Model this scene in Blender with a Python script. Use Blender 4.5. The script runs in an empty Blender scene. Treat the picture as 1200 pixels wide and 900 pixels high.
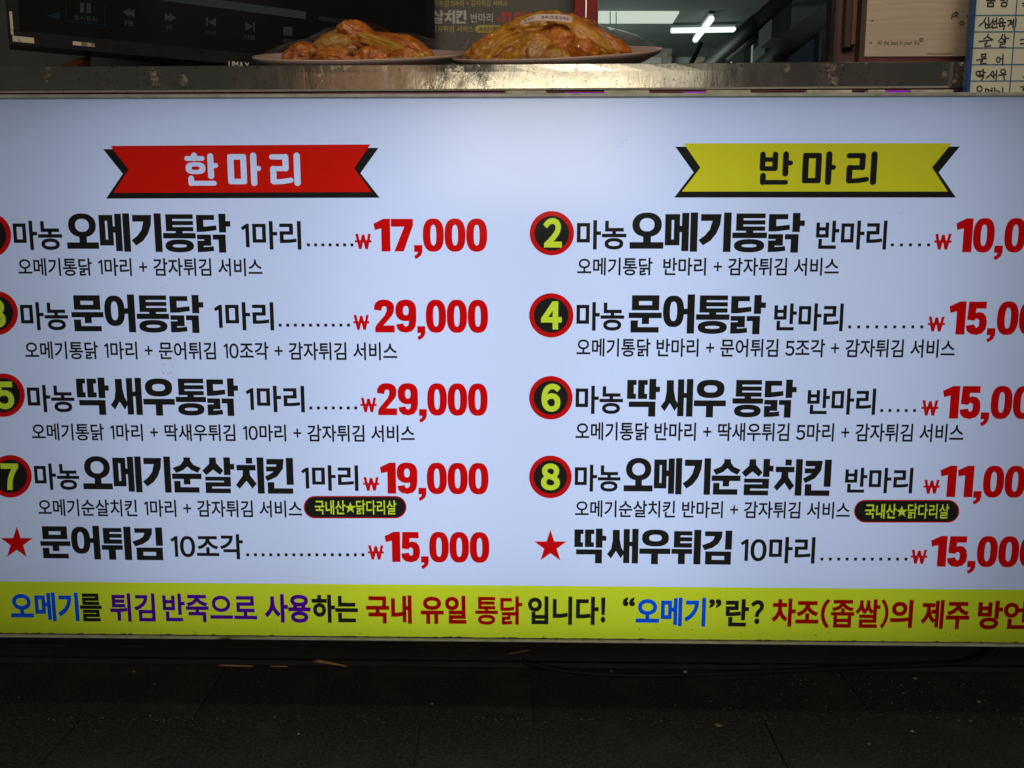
import bpy, math, random
import numpy as np
from mathutils import Vector, Matrix, noise
from mathutils.geometry import delaunay_2d_cdt

random.seed(7)
S = bpy.context.scene
COL = S.collection

# ------------------------------------------------------------------ camera
F = 1100.0                                   # focal length in pixels of the 1200 px wide photograph
CM = np.array([[0.99979, 0.00394, -0.02033],  # rows: world x, y (into the stall), z (up) in camera terms
               [0.02069, -0.15738, 0.98732],
               [0.00069, -0.98753, -0.15743]])
CC = np.array([0.0, -1.155, 0.62428])
cam = bpy.data.cameras.new('camera')
cam.sensor_fit = 'HORIZONTAL'
cam.sensor_width = 36.0
cam.lens = 36.0 * F / 1200.0
cam.clip_start = 0.02
cam.clip_end = 60
cam_o = bpy.data.objects.new('camera', cam)
COL.objects.link(cam_o)
_r, _d, _f = CM[:, 0], CM[:, 1], CM[:, 2]
cam_o.matrix_world = Matrix(((_r[0], -_d[0], -_f[0], CC[0]), (_r[1], -_d[1], -_f[1], CC[1]),
                             (_r[2], -_d[2], -_f[2], CC[2]), (0, 0, 0, 1)))
S.camera = cam_o

# ------------------------------------------------------------------ world, lamps, exposure
W = bpy.data.worlds.new('World')
S.world = W
W.use_nodes = True
W.node_tree.nodes['Background'].inputs[0].default_value = (0.80, 0.90, 1.0, 1)
W.node_tree.nodes['Background'].inputs[1].default_value = 0.022
S.view_settings.view_transform = 'Standard'
S.view_settings.look = 'None'
S.view_settings.exposure = 0
S.view_settings.gamma = 1
S.view_settings.use_curve_mapping = False
S.cycles.max_bounces = 7
S.cycles.diffuse_bounces = 3
S.cycles.glossy_bounces = 3
S.cycles.transmission_bounces = 4
S.cycles.transparent_max_bounces = 8
S.cycles.caustics_reflective = False
S.cycles.caustics_refractive = False


def area(name, loc, to, sx, sy, radiance, col, spread=math.pi):
    l = bpy.data.lights.new(name, 'AREA')
    l.shape = 'RECTANGLE'
    l.size = sx
    l.size_y = sy
    l.energy = radiance * math.pi * sx * sy
    l.color = col
    l.spread = spread
    o = bpy.data.objects.new(name, l)
    COL.objects.link(o)
    o.location = loc
    d = Vector(to) - Vector(loc)
    o.rotation_euler = d.to_track_quat('-Z', 'Y').to_euler()
    return o


# street side: pale daylight from the end of the arcade, an added soft fill from high up, orange shop lamps opposite
area('street_daylight_lamp', (0.02, -4.2, 1.12), (0.0, 0, 0.85), 1.12, 0.60, 6.5, (1.0, 0.90, 0.66))
area('street_opening_lamp', (0.40, -4.4, 1.66), (0.2, 0, 0.9), 1.12, 0.46, 1.25, (1.0, 0.92, 0.72))
area('front_fill_lamp', (0.0, -4.3, 3.0), (0.0, 0.0, 0.7), 3.0, 1.0, 5.0, (1.0, 0.95, 0.84))  # added unseen fill, raises the ambient on the boards and counter front
for k in range(5):
    area('shop_lamp_opposite', (-1.18 + 0.13 * k, -4.3, 1.55), (-0.4 + 0.03 * k, 0.05, 0.84), 0.05, 0.6, 0.9, (1.0, 0.48, 0.2))
# lamp of the stall, over the counter
area('stall_lamp', (0.30, -0.30, 1.75), (0.25, 0.15, 0.85), 0.5, 0.08, 11.0, (1.0, 0.86, 0.66))
room = bpy.data.lights.new('room_fill_lamp', 'POINT')  # added unseen fill point, brightens ceiling and walls behind the window
room.energy = 30
room.shadow_soft_size = 0.25
room.color = (0.90, 1.0, 0.93)
room_o = bpy.data.objects.new('room_fill_lamp', room)
room_o.location = (0.4, 6.0, 1.2)
COL.objects.link(room_o)

# row of small bulbs on the awning edge
for k in range(6):
    area('awning_bulb_lamp', (-0.30 + 0.15 * k, -0.34, 1.46 + 0.02 * (k % 2)), (-0.2 + 0.1 * k, 0.2, 0.85), 0.016, 0.016, 300.0, (1.0, 0.84, 0.62))

# LED boards inside the light box of the menu sign
for x, p in ((-0.70, 0.25), (-0.42, 0.60), (-0.14, 0.90), (0.14, 0.89), (0.42, 0.57), (0.70, 0.17)):
    area('sign_led_board', (x, 0.122, 0.445), (x, 0.0, 0.445), 0.26, 0.64, 1.54 * p, (0.562, 0.695, 1.02))


def ray(px, py):
    return CM @ np.array([(px - 600) / F, (py - 450) / F, 1.0])


def at(px, py, Y=0.0):
    r = ray(px, py)
    return Vector(CC + r * ((Y - CC[1]) / r[1]))


def at_z(px, py, z=0.0):
    r = ray(px, py)
    return Vector(CC + r * ((z - CC[2]) / r[2]))


def at_plane(px, py, p0, n):
    r = Vector(ray(px, py))
    c = Vector(CC)
    return c + r * ((Vector(p0) - c).dot(n) / r.dot(n))


# ------------------------------------------------------------------ materials
MATS = {}


def newmat(name):
    m = bpy.data.materials.new(name)
    m.use_nodes = True
    m.node_tree.nodes.clear()
    out = m.node_tree.nodes.new('ShaderNodeOutputMaterial')
    MATS[name] = m
    return m, m.node_tree.nodes, m.node_tree.links, out


def noise_fac(N, L, scale, detail=4, lo=0.35, hi=0.65, coord='Object', stretch=(1, 1, 1), rough=0.6):
    tc = N.new('ShaderNodeTexCoord')
    mp = N.new('ShaderNodeMapping')
    mp.inputs['Scale'].default_value = stretch
    L.new(tc.outputs[coord], mp.inputs[0])
    n = N.new('ShaderNodeTexNoise')
    n.inputs['Scale'].default_value = scale
    n.inputs['Detail'].default_value = detail
    n.inputs['Roughness'].default_value = rough
    L.new(mp.outputs[0], n.inputs['Vector'])
    r = N.new('ShaderNodeMapRange')
    r.inputs[1].default_value = lo
    r.inputs[2].default_value = hi
    L.new(n.outputs[0], r.inputs[0])
    return r.outputs[0]


def mixcol(N, L, fac, a, b):
    m = N.new('ShaderNodeMix')
    m.data_type = 'RGBA'
    if hasattr(fac, 'is_output'):
        L.new(fac, m.inputs[0])
    else:
        m.inputs[0].default_value = fac
    for sock, v in ((m.inputs[6], a), (m.inputs[7], b)):
        if hasattr(v, 'is_output'):
            L.new(v, sock)
        else:
            sock.default_value = (*v, 1)
    return m.outputs[2]


def pbr(name, c1, c2=None, scale=20, rough=0.5, rough2=None, metal=0.0, bump=0.0, bscale=None, spec=0.5,
        stretch=(1, 1, 1), coat=0.0, lo=0.35, hi=0.65, c3=None, scale3=5, lo3=0.55, hi3=0.7, bdist=0.002):
    m, N, L, out = newmat(name)
    b = N.new('ShaderNodeBsdfPrincipled')
    L.new(b.outputs[0], out.inputs[0])
    b.inputs['Roughness'].default_value = rough
    b.inputs['Metallic'].default_value = metal
    b.inputs['Specular IOR Level'].default_value = spec
    b.inputs['Coat Weight'].default_value = coat
    b.inputs['Coat Roughness'].default_value = 0.07
    f = noise_fac(N, L, scale, 6, lo, hi, stretch=stretch)
    col = mixcol(N, L, f, c1, c2 if c2 else tuple(v * 0.8 for v in c1))
    if c3:
        f3 = noise_fac(N, L, scale3, 8, lo3, hi3)
        col = mixcol(N, L, f3, col, c3)
    L.new(col, b.inputs['Base Color'])
    if rough2 is not None:
        r = N.new('ShaderNodeMapRange')
        r.inputs[3].default_value = rough
        r.inputs[4].default_value = rough2
        L.new(f, r.inputs[0])
        L.new(r.outputs[0], b.inputs['Roughness'])
    if bump:
        bf = noise_fac(N, L, bscale or scale * 3, 5, 0.2, 0.8, stretch=stretch)
        bn = N.new('ShaderNodeBump')
        bn.inputs['Strength'].default_value = bump
        bn.inputs['Distance'].default_value = bdist
        L.new(bf, bn.inputs['Height'])
        L.new(bn.outputs[0], b.inputs['Normal'])
    return m


def film(name, t, refl=0.02):
    """print on a back-lit sheet: a coloured filter for the light behind it"""
    m, N, L, out = newmat(name)
    tr = N.new('ShaderNodeBsdfTransparent')
    tr.inputs[0].default_value = (*t, 1)
    df = N.new('ShaderNodeBsdfDiffuse')
    df.inputs[0].default_value = (*[min(1.0, 0.02 + 0.8 * v) for v in t], 1)
    mx = N.new('ShaderNodeMixShader')
    mx.inputs[0].default_value = refl
    L.new(tr.outputs[0], mx.inputs[1])
    L.new(df.outputs[0], mx.inputs[2])
    g = N.new('ShaderNodeBsdfGlossy')
    g.inputs['Roughness'].default_value = 0.10
    fr = N.new('ShaderNodeFresnel')
    fr.inputs[0].default_value = 1.38
    m2 = N.new('ShaderNodeMixShader')
    L.new(fr.outputs[0], m2.inputs[0])
    L.new(mx.outputs[0], m2.inputs[1])
    L.new(g.outputs[0], m2.inputs[2])
    L.new(m2.outputs[0], out.inputs[0])
    return m


def emit(name, col, strength):
    m, N, L, out = newmat(name)
    e = N.new('ShaderNodeEmission')
    e.inputs[0].default_value = (*col, 1)
    e.inputs[1].default_value = strength
    L.new(e.outputs[0], out.inputs[0])
    return m


film('print_black', (0.024, 0.019, 0.012))
film('print_smear', (0.80, 0.85, 0.97), 0.0)
film('print_pink', (0.95, 0.35, 0.70), 0.0)
film('print_red', (0.93, 0.004, 0.003))
film('print_banner_red', (0.98, 0.014, 0.004))
film('print_banner_yellow', (1.0, 0.82, 0.022), 0.05)
film('print_lime', (0.92, 1.0, 0.040))
film('print_band', (0.98, 1.0, 0.028))
film('print_blue', (0.0, 0.12, 0.72))
film('print_purple', (0.125, 0.0, 0.26))
film('print_dark_red', (0.55, 0.0, 0.0))
film('print_badge_red', (0.86, 0.008, 0.006))

# back-lit flexible sheet: lets light through, faint weave, satin surface
m, N, L, out = newmat('sign_sheet')
tc = N.new('ShaderNodeTexCoord')
mp = N.new('ShaderNodeMapping')
L.new(tc.outputs['Object'], mp.inputs[0])
wv = N.new('ShaderNodeTexWave')
wv.wave_type = 'BANDS'
wv.bands_direction = 'X'
wv.inputs['Scale'].default_value = 95
wv.inputs['Distortion'].default_value = 1.2
wv.inputs['Detail'].default_value = 2
wv.inputs['Detail Scale'].default_value = 0.3
L.new(mp.outputs[0], wv.inputs['Vector'])
wz = N.new('ShaderNodeTexWave')
wz.wave_type = 'BANDS'
wz.bands_direction = 'Z'
wz.inputs['Scale'].default_value = 120
wz.inputs['Distortion'].default_value = 0.8
L.new(mp.outputs[0], wz.inputs['Vector'])
ad = N.new('ShaderNodeMath')
ad.operation = 'ADD'
L.new(wv.outputs[1], ad.inputs[0])
L.new(wz.outputs[1], ad.inputs[1])
sh = mixcol(N, L, 0.5, (1, 1, 1), (1, 1, 1))
mr = N.new('ShaderNodeMapRange')
mr.inputs[1].default_value = 0
mr.inputs[2].default_value = 2
L.new(ad.outputs[0], mr.inputs[0])
colr = mixcol(N, L, mr.outputs[0], (0.955, 0.96, 0.965), (1, 1, 1))
dirt = noise_fac(N, L, 3.0, 8, 0.55, 0.9)
colr = mixcol(N, L, dirt, colr, (0.90, 0.91, 0.92))
tl = N.new('ShaderNodeBsdfTranslucent')
L.new(colr, tl.inputs[0])
df = N.new('ShaderNodeBsdfDiffuse')
df.inputs[0].default_value = (0.12, 0.13, 0.15, 1)
m1 = N.new('ShaderNodeMixShader')
m1.inputs[0].default_value = 0.25
L.new(tl.outputs[0], m1.inputs[1])
L.new(df.outputs[0], m1.inputs[2])
gl = N.new('ShaderNodeBsdfGlossy')
gl.inputs['Roughness'].default_value = 0.14
bn = N.new('ShaderNodeBump')
bn.inputs['Strength'].default_value = 0.05
bn.inputs['Distance'].default_value = 0.0006
L.new(wv.outputs[1], bn.inputs['Height'])
L.new(bn.outputs[0], gl.inputs['Normal'])
fr = N.new('ShaderNodeFresnel')
fr.inputs[0].default_value = 1.5
m2 = N.new('ShaderNodeMixShader')
L.new(fr.outputs[0], m2.inputs[0])
L.new(m1.outputs[0], m2.inputs[1])
L.new(gl.outputs[0], m2.inputs[2])
L.new(m2.outputs[0], out.inputs[0])

pbr('aluminium', (0.42, 0.42, 0.37), (0.30, 0.30, 0.26), 60, 0.45, metal=0.35, c3=(0.07, 0.055, 0.04), scale3=14, lo3=0.62, hi3=0.72)
pbr('box_inner', (0.8, 0.8, 0.8), (0.78, 0.78, 0.78), 5, 0.9)
pbr('grime', (0.02, 0.016, 0.012), (0.06, 0.05, 0.03), 80, 0.9)
pbr('dark_red_board', (0.16, 0.012, 0.012), (0.05, 0.006, 0.006), 9, 0.5)
pbr('cream_foam', (0.62, 0.58, 0.46), (0.35, 0.32, 0.25), 60, 0.8)
pbr('dark_plastic', (0.012, 0.012, 0.013), (0.022, 0.022, 0.022), 40, 0.35)
pbr('tv_bezel', (0.010, 0.010, 0.011), (0.016, 0.016, 0.016), 40, 0.22)
pbr('tv_glass', (0.006, 0.007, 0.007), (0.010, 0.010, 0.010), 4, 0.09, rough2=0.16)
pbr('worn_plate', (0.62, 0.55, 0.38), (0.20, 0.12, 0.07), 70, 0.4, lo=0.5, hi=0.6)
pbr('tv_foot', (0.09, 0.03, 0.022), (0.05, 0.02, 0.015), 30, 0.3)
emit('screen_grey', (0.75, 0.80, 0.70), 0.025)
emit('screen_dim', (0.75, 0.80, 0.78), 0.030)
emit('screen_blue', (0.2, 0.5, 0.65), 0.020)
pbr('logo_silver', (0.7, 0.68, 0.6), None, 50, 0.4)
pbr('board_grey', (0.072, 0.060, 0.046), (0.060, 0.050, 0.039), 6, 0.55)
pbr('board_yellow', (0.50, 0.40, 0.055), None, 50, 0.6)
pbr('board_white', (0.52, 0.49, 0.45), None, 50, 0.6)
pbr('board_red', (0.50, 0.035, 0.02), None, 50, 0.6)
pbr('red_paint', (0.30, 0.008, 0.004), (0.22, 0.006, 0.004), 8, 0.5, spec=0.2)
pbr('steel_line', (0.55, 0.55, 0.56), None, 50, 0.3, metal=0.9)
pbr('ceiling_paint', (0.15, 0.165, 0.15), (0.10, 0.115, 0.105), 1.2, 0.8)
pbr('room_grey', (0.20, 0.22, 0.22), (0.13, 0.145, 0.145), 1.0, 0.7)
pbr('room_pale', (0.70, 0.72, 0.71), (0.6, 0.62, 0.61), 1.5, 0.7)
pbr('room_dark', (0.06, 0.066, 0.062), (0.04, 0.045, 0.042), 2, 0.6)
pbr('room_blue', (0.045, 0.085, 0.21), (0.03, 0.05, 0.12), 2, 0.5)
pbr('room_beige', (0.55, 0.45, 0.30), None, 3, 0.6)
emit('ceiling_lamp', (0.93, 1.0, 0.86), 0.80)
emit('tube_lamp', (0.90, 1.0, 1.0), 1.6)
pbr('frame_maroon', (0.145, 0.055, 0.048), (0.105, 0.038, 0.034), 30, 0.5, stretch=(1, 1, 0.05), bump=0.2)
pbr('frame_orange', (0.30, 0.10, 0.028), (0.16, 0.05, 0.015), 25, 0.45, stretch=(1, 1, 0.06), bump=0.2)
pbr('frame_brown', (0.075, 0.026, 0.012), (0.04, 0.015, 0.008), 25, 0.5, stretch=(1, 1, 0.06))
pbr('whiteboard', (0.68, 0.64, 0.50), (0.62, 0.58, 0.45), 7, 0.4)
pbr('blue_line', (0.015, 0.13, 0.30), None, 30, 0.5)
pbr('blue_frame', (0.008, 0.075, 0.24), (0.006, 0.05, 0.17), 30, 0.4)
pbr('marker_ink', (0.012, 0.011, 0.012), None, 30, 0.5)
pbr('board_ink', (0.045, 0.035, 0.03), None, 30, 0.7)
pbr('purple_ink', (0.06, 0.03, 0.12), None, 30, 0.7)
pbr('paper_tag', (0.58, 0.44, 0.40), (0.52, 0.40, 0.37), 30, 0.75)
pbr('plate_glaze', (0.52, 0.37, 0.33), (0.46, 0.32, 0.28), 6, 0.22, c3=(0.30, 0.20, 0.16), scale3=40, lo3=0.64, hi3=0.72)
pbr('batter_orange', (0.64, 0.185, 0.008), (0.30, 0.066, 0.004), 55, 0.42, bump=0.7, bscale=140, coat=0.5, c3=(0.68, 0.29, 0.04), scale3=90, lo3=0.55, hi3=0.68)
pbr('batter_golden', (0.68, 0.33, 0.018), (0.38, 0.125, 0.006), 45, 0.42, bump=0.7, bscale=150, coat=0.5, c3=(0.46, 0.105, 0.012), scale3=60, lo3=0.54, hi3=0.66)
pbr('fry_yellow', (0.64, 0.36, 0.045), (0.48, 0.22, 0.022), 60, 0.45, bump=0.4, bscale=160, coat=0.25)
pbr('chip_olive', (0.46, 0.255, 0.032), (0.32, 0.15, 0.015), 50, 0.45, bump=0.4, bscale=140, coat=0.25)
pbr('meat_pink', (0.56, 0.31, 0.15), (0.44, 0.20, 0.08), 60, 0.4, coat=0.2)
pbr('slab_stone', (0.038, 0.0365, 0.033), (0.008, 0.008, 0.007), 240, 0.6, rough2=0.95, bump=0.9, bscale=420, spec=0.3,
    c3=(0.050, 0.047, 0.036), scale3=7, lo3=0.5, hi3=0.72, bdist=0.0015)
pbr('joint_dirt', (0.008, 0.0075, 0.006), (0.018, 0.016, 0.012), 120, 0.95, bump=0.6)
pbr('plinth_paint', (0.016, 0.016, 0.016), (0.009, 0.009, 0.009), 12, 0.7, bump=0.4, bscale=90)
pbr('cable_rubber', (0.010, 0.010, 0.011), (0.006, 0.006, 0.007), 40, 0.75, spec=0.25)
pbr('stick_wood', (0.46, 0.24, 0.075), (0.33, 0.16, 0.05), 80, 0.6)
pbr('grit', (0.15, 0.12, 0.085), (0.06, 0.05, 0.04), 30, 0.8)
pbr('grit_pale', (0.50, 0.47, 0.42), (0.30, 0.28, 0.25), 60, 0.8)
pbr('leaf_dry', (0.13, 0.11, 0.06), (0.08, 0.06, 0.03), 60, 0.7)
emit('led_magenta', (0.50, 0.03, 0.75), 0.55)

# pale wood with rings along the board
m, N, L, out = newmat('pale_wood')
b = N.new('ShaderNodeBsdfPrincipled')
L.new(b.outputs[0], out.inputs[0])
b.inputs['Roughness'].default_value = 0.6
tc = N.new('ShaderNodeTexCoord')
mp = N.new('ShaderNodeMapping')
mp.inputs['Scale'].default_value = (0.16, 1, 1)
L.new(tc.outputs['Object'], mp.inputs[0])
wv = N.new('ShaderNodeTexWave')
wv.bands_direction = 'Z'
wv.inputs['Scale'].default_value = 42
wv.inputs['Distortion'].default_value = 11
wv.inputs['Detail'].default_value = 3
wv.inputs['Detail Scale'].default_value = 1.0
L.new(mp.outputs[0], wv.inputs['Vector'])
nf = noise_fac(N, L, 180, 4, 0.3, 0.7, stretch=(0.05, 1, 1))
c = mixcol(N, L, wv.outputs[1], (0.54, 0.43, 0.315), (0.45, 0.345, 0.245))
c = mixcol(N, L, nf, c, (0.48, 0.375, 0.275))
L.new(c, b.inputs['Base Color'])

# worn stainless steel: vertical smears, brown grime, tape residue
m, N, L, out = newmat('worn_steel')
b = N.new('ShaderNodeBsdfPrincipled')
L.new(b.outputs[0], out.inputs[0])
b.inputs['Metallic'].default_value = 0.9
smear = noise_fac(N, L, 26, 6, 0.3, 0.7, stretch=(1.2, 1, 0.45))
spots = noise_fac(N, L, 210, 6, 0.60, 0.70)
patch = noise_fac(N, L, 16, 9, 0.56, 0.66, rough=0.75)
scr = noise_fac(N, L, 60, 6, 0.35, 0.75, stretch=(0.2, 1, 3))
c = mixcol(N, L, smear, (0.50, 0.475, 0.42), (0.38, 0.355, 0.305))
c = mixcol(N, L, scr, c, (0.44, 0.415, 0.365))
c = mixcol(N, L, spots, c, (0.16, 0.11, 0.06))
c = mixcol(N, L, patch, c, (0.23, 0.17, 0.11))
L.new(c, b.inputs['Base Color'])
r1 = N.new('ShaderNodeMapRange')
r1.inputs[3].default_value = 0.06
r1.inputs[4].default_value = 0.17
L.new(smear, r1.inputs[0])
mxr = N.new('ShaderNodeMath')
mxr.operation = 'MAXIMUM'
L.new(r1.outputs[0], mxr.inputs[0])
pr = N.new('ShaderNodeMath')
pr.operation = 'MULTIPLY'
pr.inputs[1].default_value = 0.6
L.new(patch, pr.inputs[0])
L.new(pr.outputs[0], mxr.inputs[1])
L.new(mxr.outputs[0], b.inputs['Roughness'])
bn = N.new('ShaderNodeBump')
bn.inputs['Strength'].default_value = 0.06
bn.inputs['Distance'].default_value = 0.002
L.new(smear, bn.inputs['Height'])
L.new(bn.outputs[0], b.inputs['Normal'])

def ragged(name, c1, c2, scale, lo, hi):
    m, N, L, out = newmat(name)
    b = N.new('ShaderNodeBsdfPrincipled')
    b.inputs['Roughness'].default_value = 0.85
    L.new(mixcol(N, L, noise_fac(N, L, scale * 2, 5), c1, c2), b.inputs['Base Color'])
    t = N.new('ShaderNodeBsdfTransparent')
    mx = N.new('ShaderNodeMixShader')
    L.new(noise_fac(N, L, scale, 8, lo, hi, rough=0.7), mx.inputs[0])
    L.new(t.outputs[0], mx.inputs[1])
    L.new(b.outputs[0], mx.inputs[2])
    L.new(mx.outputs[0], out.inputs[0])


ragged('tape_residue', (0.33, 0.29, 0.21), (0.13, 0.10, 0.07), 190, 0.44, 0.56)
ragged('rust', (0.13, 0.060, 0.022), (0.07, 0.04, 0.02), 230, 0.46, 0.62)


def clear_sheet(name, tint, ior, rough, bump=0.0, bscale=60, most=1.0):
    m, N, L, out = newmat(name)
    tr = N.new('ShaderNodeBsdfTransparent')
    tr.inputs[0].default_value = (*tint, 1)
    g = N.new('ShaderNodeBsdfGlossy')
    g.inputs['Roughness'].default_value = rough
    fr = N.new('ShaderNodeFresnel')
    fr.inputs[0].default_value = ior
    if bump:
        f = noise_fac(N, L, bscale, 3, 0.2, 0.8)
        bn = N.new('ShaderNodeBump')
        bn.inputs['Strength'].default_value = bump
        bn.inputs['Distance'].default_value = 0.004
        L.new(f, bn.inputs['Height'])
        L.new(bn.outputs[0], g.inputs['Normal'])
        L.new(bn.outputs[0], fr.inputs['Normal'])
    mx = N.new('ShaderNodeMixShader')
    cap = N.new('ShaderNodeMath')
    cap.operation = 'MINIMUM'
    cap.inputs[1].default_value = most
    L.new(fr.outputs[0], cap.inputs[0])
    L.new(cap.outputs[0], mx.inputs[0])
    L.new(tr.outputs[0], mx.inputs[1])
    L.new(g.outputs[0], mx.inputs[2])
    L.new(mx.outputs[0], out.inputs[0])


clear_sheet('cling_film', (0.98, 0.97, 0.96), 1.42, 0.035, 0.16, 40, 0.10)
clear_sheet('window_glass', (0.90, 0.93, 0.92), 1.45, 0.02)
clear_sheet('clear_tape', (0.86, 0.86, 0.84), 1.6, 0.08, 0.8, 150)

# ------------------------------------------------------------------ mesh helpers


def mesh_obj(name, verts, faces, mat, parent=None, smooth=False):
    me = bpy.data.meshes.new(name)
    me.from_pydata([tuple(v) for v in verts], [], faces)
    me.materials.append(MATS[mat])
    if smooth:
        me.polygons.foreach_set('use_smooth', [True] * len(me.polygons))
    me.update()
    o = bpy.data.objects.new(name, me)
    COL.objects.link(o)
    if parent:
        o.parent = parent
        o.matrix_parent_inverse = Matrix.Translation(parent.location).inverted()
    return o


def tag(o, label, cat, group=None):
    o['label'] = label
    o['category'] = cat
    if group:
        o['group'] = group
    return o


def empty(name, loc, label, cat, group=None):
    o = bpy.data.objects.new(name, None)
    o.empty_display_size = 0.05
    o.location = loc
    COL.objects.link(o)
    return tag(o, label, cat, group)


def structure(o):
    o['kind'] = 'structure'
    return o


def box_geo(x0, x1, y0, y1, z0, z1, bev=0.0):
    if bev <= 0:
        v = [(x, y, z) for z in (z0, z1) for y in (y0, y1) for x in (x0, x1)]
        f = [(0, 2, 3, 1), (4, 5, 7, 6), (0, 1, 5, 4), (2, 6, 7, 3), (0, 4, 6, 2), (1, 3, 7, 5)]
        return v, f
    b = bev
    v, f = [], []
    # octagonal-section solid along x: chamfers on the long edges and the ends
    prof = [(y0 + b, z0), (y1 - b, z0), (y1, z0 + b), (y1, z1 - b), (y1 - b, z1), (y0 + b, z1), (y0, z1 - b), (y0, z0 + b)]
    cy, cz = (y0 + y1) / 2, (z0 + z1) / 2
    for x, s in ((x0, 1), (x0 + b, 0), (x1 - b, 0), (x1, 1)):
        for y, z in prof:
            if s:
                y += b * (1 if y < cy else -1) * 0.7
                z += b * (1 if z < cz else -1) * 0.7
            v.append((x, y, z))
    for k in range(3):
        for i in range(8):
            j = (i + 1) % 8
            f.append((k * 8 + i, k * 8 + j, (k + 1) * 8 + j, (k + 1) * 8 + i))
    f.append(tuple(range(7, -1, -1)))
    f.append(tuple(range(24, 32)))
    return v, f


def box(name, x0, x1, y0, y1, z0, z1, mat, parent=None, bev=0.0):
    v, f = box_geo(x0, x1, y0, y1, z0, z1, bev)
    return mesh_obj(name, v, f, mat, parent)


def slab_poly(name, pts, thick_vec, mat, parent=None):
    """extruded flat polygon: pts in order, thickness along thick_vec"""
    n = len(pts)
    t = Vector(thick_vec)
    v = [Vector(p) for p in pts] + [Vector(p) + t for p in pts]
    f = [tuple(range(n)), tuple(range(2 * n - 1, n - 1, -1))]
    f += [(i, i + n, (i + 1) % n + n, (i + 1) % n) for i in range(n)]
    return mesh_obj(name, v, f, mat, parent)


def tube_geo(pts, rad, seg=8):
    pts = [Vector(p) for p in pts]
    v, f = [], []
    for i, p in enumerate(pts):
        d = (pts[min(i + 1, len(pts) - 1)] - pts[max(i - 1, 0)]).normalized()
        a = Vector((0, 0, 1)) if abs(d.z) < 0.9 else Vector((1, 0, 0))
        u = d.cross(a).normalized()
        w = d.cross(u)
        r = rad[i] if isinstance(rad, (list, tuple)) else rad
        for k in range(seg):
            t = 2 * math.pi * k / seg
            v.append(p + (u * math.cos(t) + w * math.sin(t)) * r)
    for i in range(len(pts) - 1):
        for k in range(seg):
            j = (k + 1) % seg
            f.append((i * seg + k, i * seg + j, (i + 1) * seg + j, (i + 1) * seg + k))
    f.append(tuple(range(seg - 1, -1, -1)))
    f.append(tuple(range((len(pts) - 1) * seg, len(pts) * seg)))
    return v, f


# ------------------------------------------------------------------ flat shapes: boolean by constrained triangulation


def edges_of(loops):
    A, B = [], []
    for lp in loops:
        a = np.asarray(lp, float)
        A.append(a)
        B.append(np.roll(a, -1, axis=0))
    return np.concatenate(A), np.concatenate(B)


def winding(P, A, B):
    """winding number of points P about directed edges A->B"""
    res = np.zeros(len(P), int)
    for s in range(0, len(P), 2000):
        p = P[s:s + 2000]
        y = p[:, 1:2]
        x = p[:, 0:1]
        ay, by = A[None, :, 1], B[None, :, 1]
        ax, bx = A[None, :, 0], B[None, :, 0]
        dy = by - ay
        t = (y - ay) / np.where(dy == 0, 1e-30, dy)
        xi = ax + t * (bx - ax)
        up = (ay <= y) & (by > y) & (xi > x)
        dn = (by <= y) & (ay > y) & (xi > x)
        res[s:s + 2000] = up.sum(1) - dn.sum(1)
    return res


def triangulate(loops, inside):
    vs, es = [], []
    for lp in loops:
        k = len(vs)
        n = len(lp)
        vs += [Vector((float(p[0]), float(p[1]))) for p in lp]
        es += [(k + i, k + (i + 1) % n) for i in range(n)]
    V, _, T, _, _, _ = delaunay_2d_cdt(vs, es, [], 0, 1e-7)
    V = np.array([(p.x, p.y) for p in V])
    T = np.array([t for t in T if len(t) == 3], int)
    c = V[T].mean(1)
    ok = inside(c)
    T = T[ok]
    area2 = np.cross(V[T[:, 1]] - V[T[:, 0]], V[T[:, 2]] - V[T[:, 0]])
    T = T[np.abs(area2) > 1e-12]
    return V, T


def tri_nonzero(loops):
    A, B = edges_of(loops)
    return triangulate(loops, lambda c: winding(c, A, B) != 0)


def tri_ops(ops):
    """ops: list of (+1|-1, loop) applied in order"""
    loops = [lp for _, lp in ops]

    def ins(c):
        r = np.zeros(len(c), bool)
        for s, lp in ops:
            A, B = edges_of([lp])
            w = winding(c, A, B) != 0
            r = np.where(w, s > 0, r)
        return r
    return triangulate(loops, ins)


def boundary_edges(V, T):
    cnt = {}
    for a, b, c in T:
        for e in ((a, b), (b, c), (c, a)):
            k = (min(e), max(e))
            if k in cnt:
                cnt[k] = None
            else:
                cnt[k] = e
    es = [e for e in cnt.values() if e is not None]
    return V[[e[0] for e in es]], V[[e[1] for e in es]]


def tri_minus(outer_loop, shapes):
    """outer polygon with already triangulated shapes cut out of it"""
    vs = [Vector((float(p[0]), float(p[1]))) for p in outer_loop]
    es = [(i, (i + 1) % len(vs)) for i in range(len(vs))]
    AA, BB = [], []
    for V, T in shapes:
        A, B = boundary_edges(V, T)
        for a, b in zip(A, B):
            k = len(vs)
            vs += [Vector((float(a[0]), float(a[1]))), Vector((float(b[0]), float(b[1])))]
            es.append((k, k + 1))
        AA.append(A)
        BB.append(B)
    A = np.concatenate(AA)
    B = np.concatenate(BB)
    OA, OB = edges_of([outer_loop])
    V, _, T, _, _, _ = delaunay_2d_cdt(vs, es, [], 0, 1e-7)
    V = np.array([(p.x, p.y) for p in V])
    T = np.array([t for t in T if len(t) == 3], int)
    c = V[T].mean(1)
    ok = (winding(c, OA, OB) != 0) & (winding(c, A, B) == 0)
    return V, T[ok]


def R(x0, y0, x1, y1):
    return [(x0, y0), (x1, y0), (x1, y1), (x0, y1)]


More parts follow.
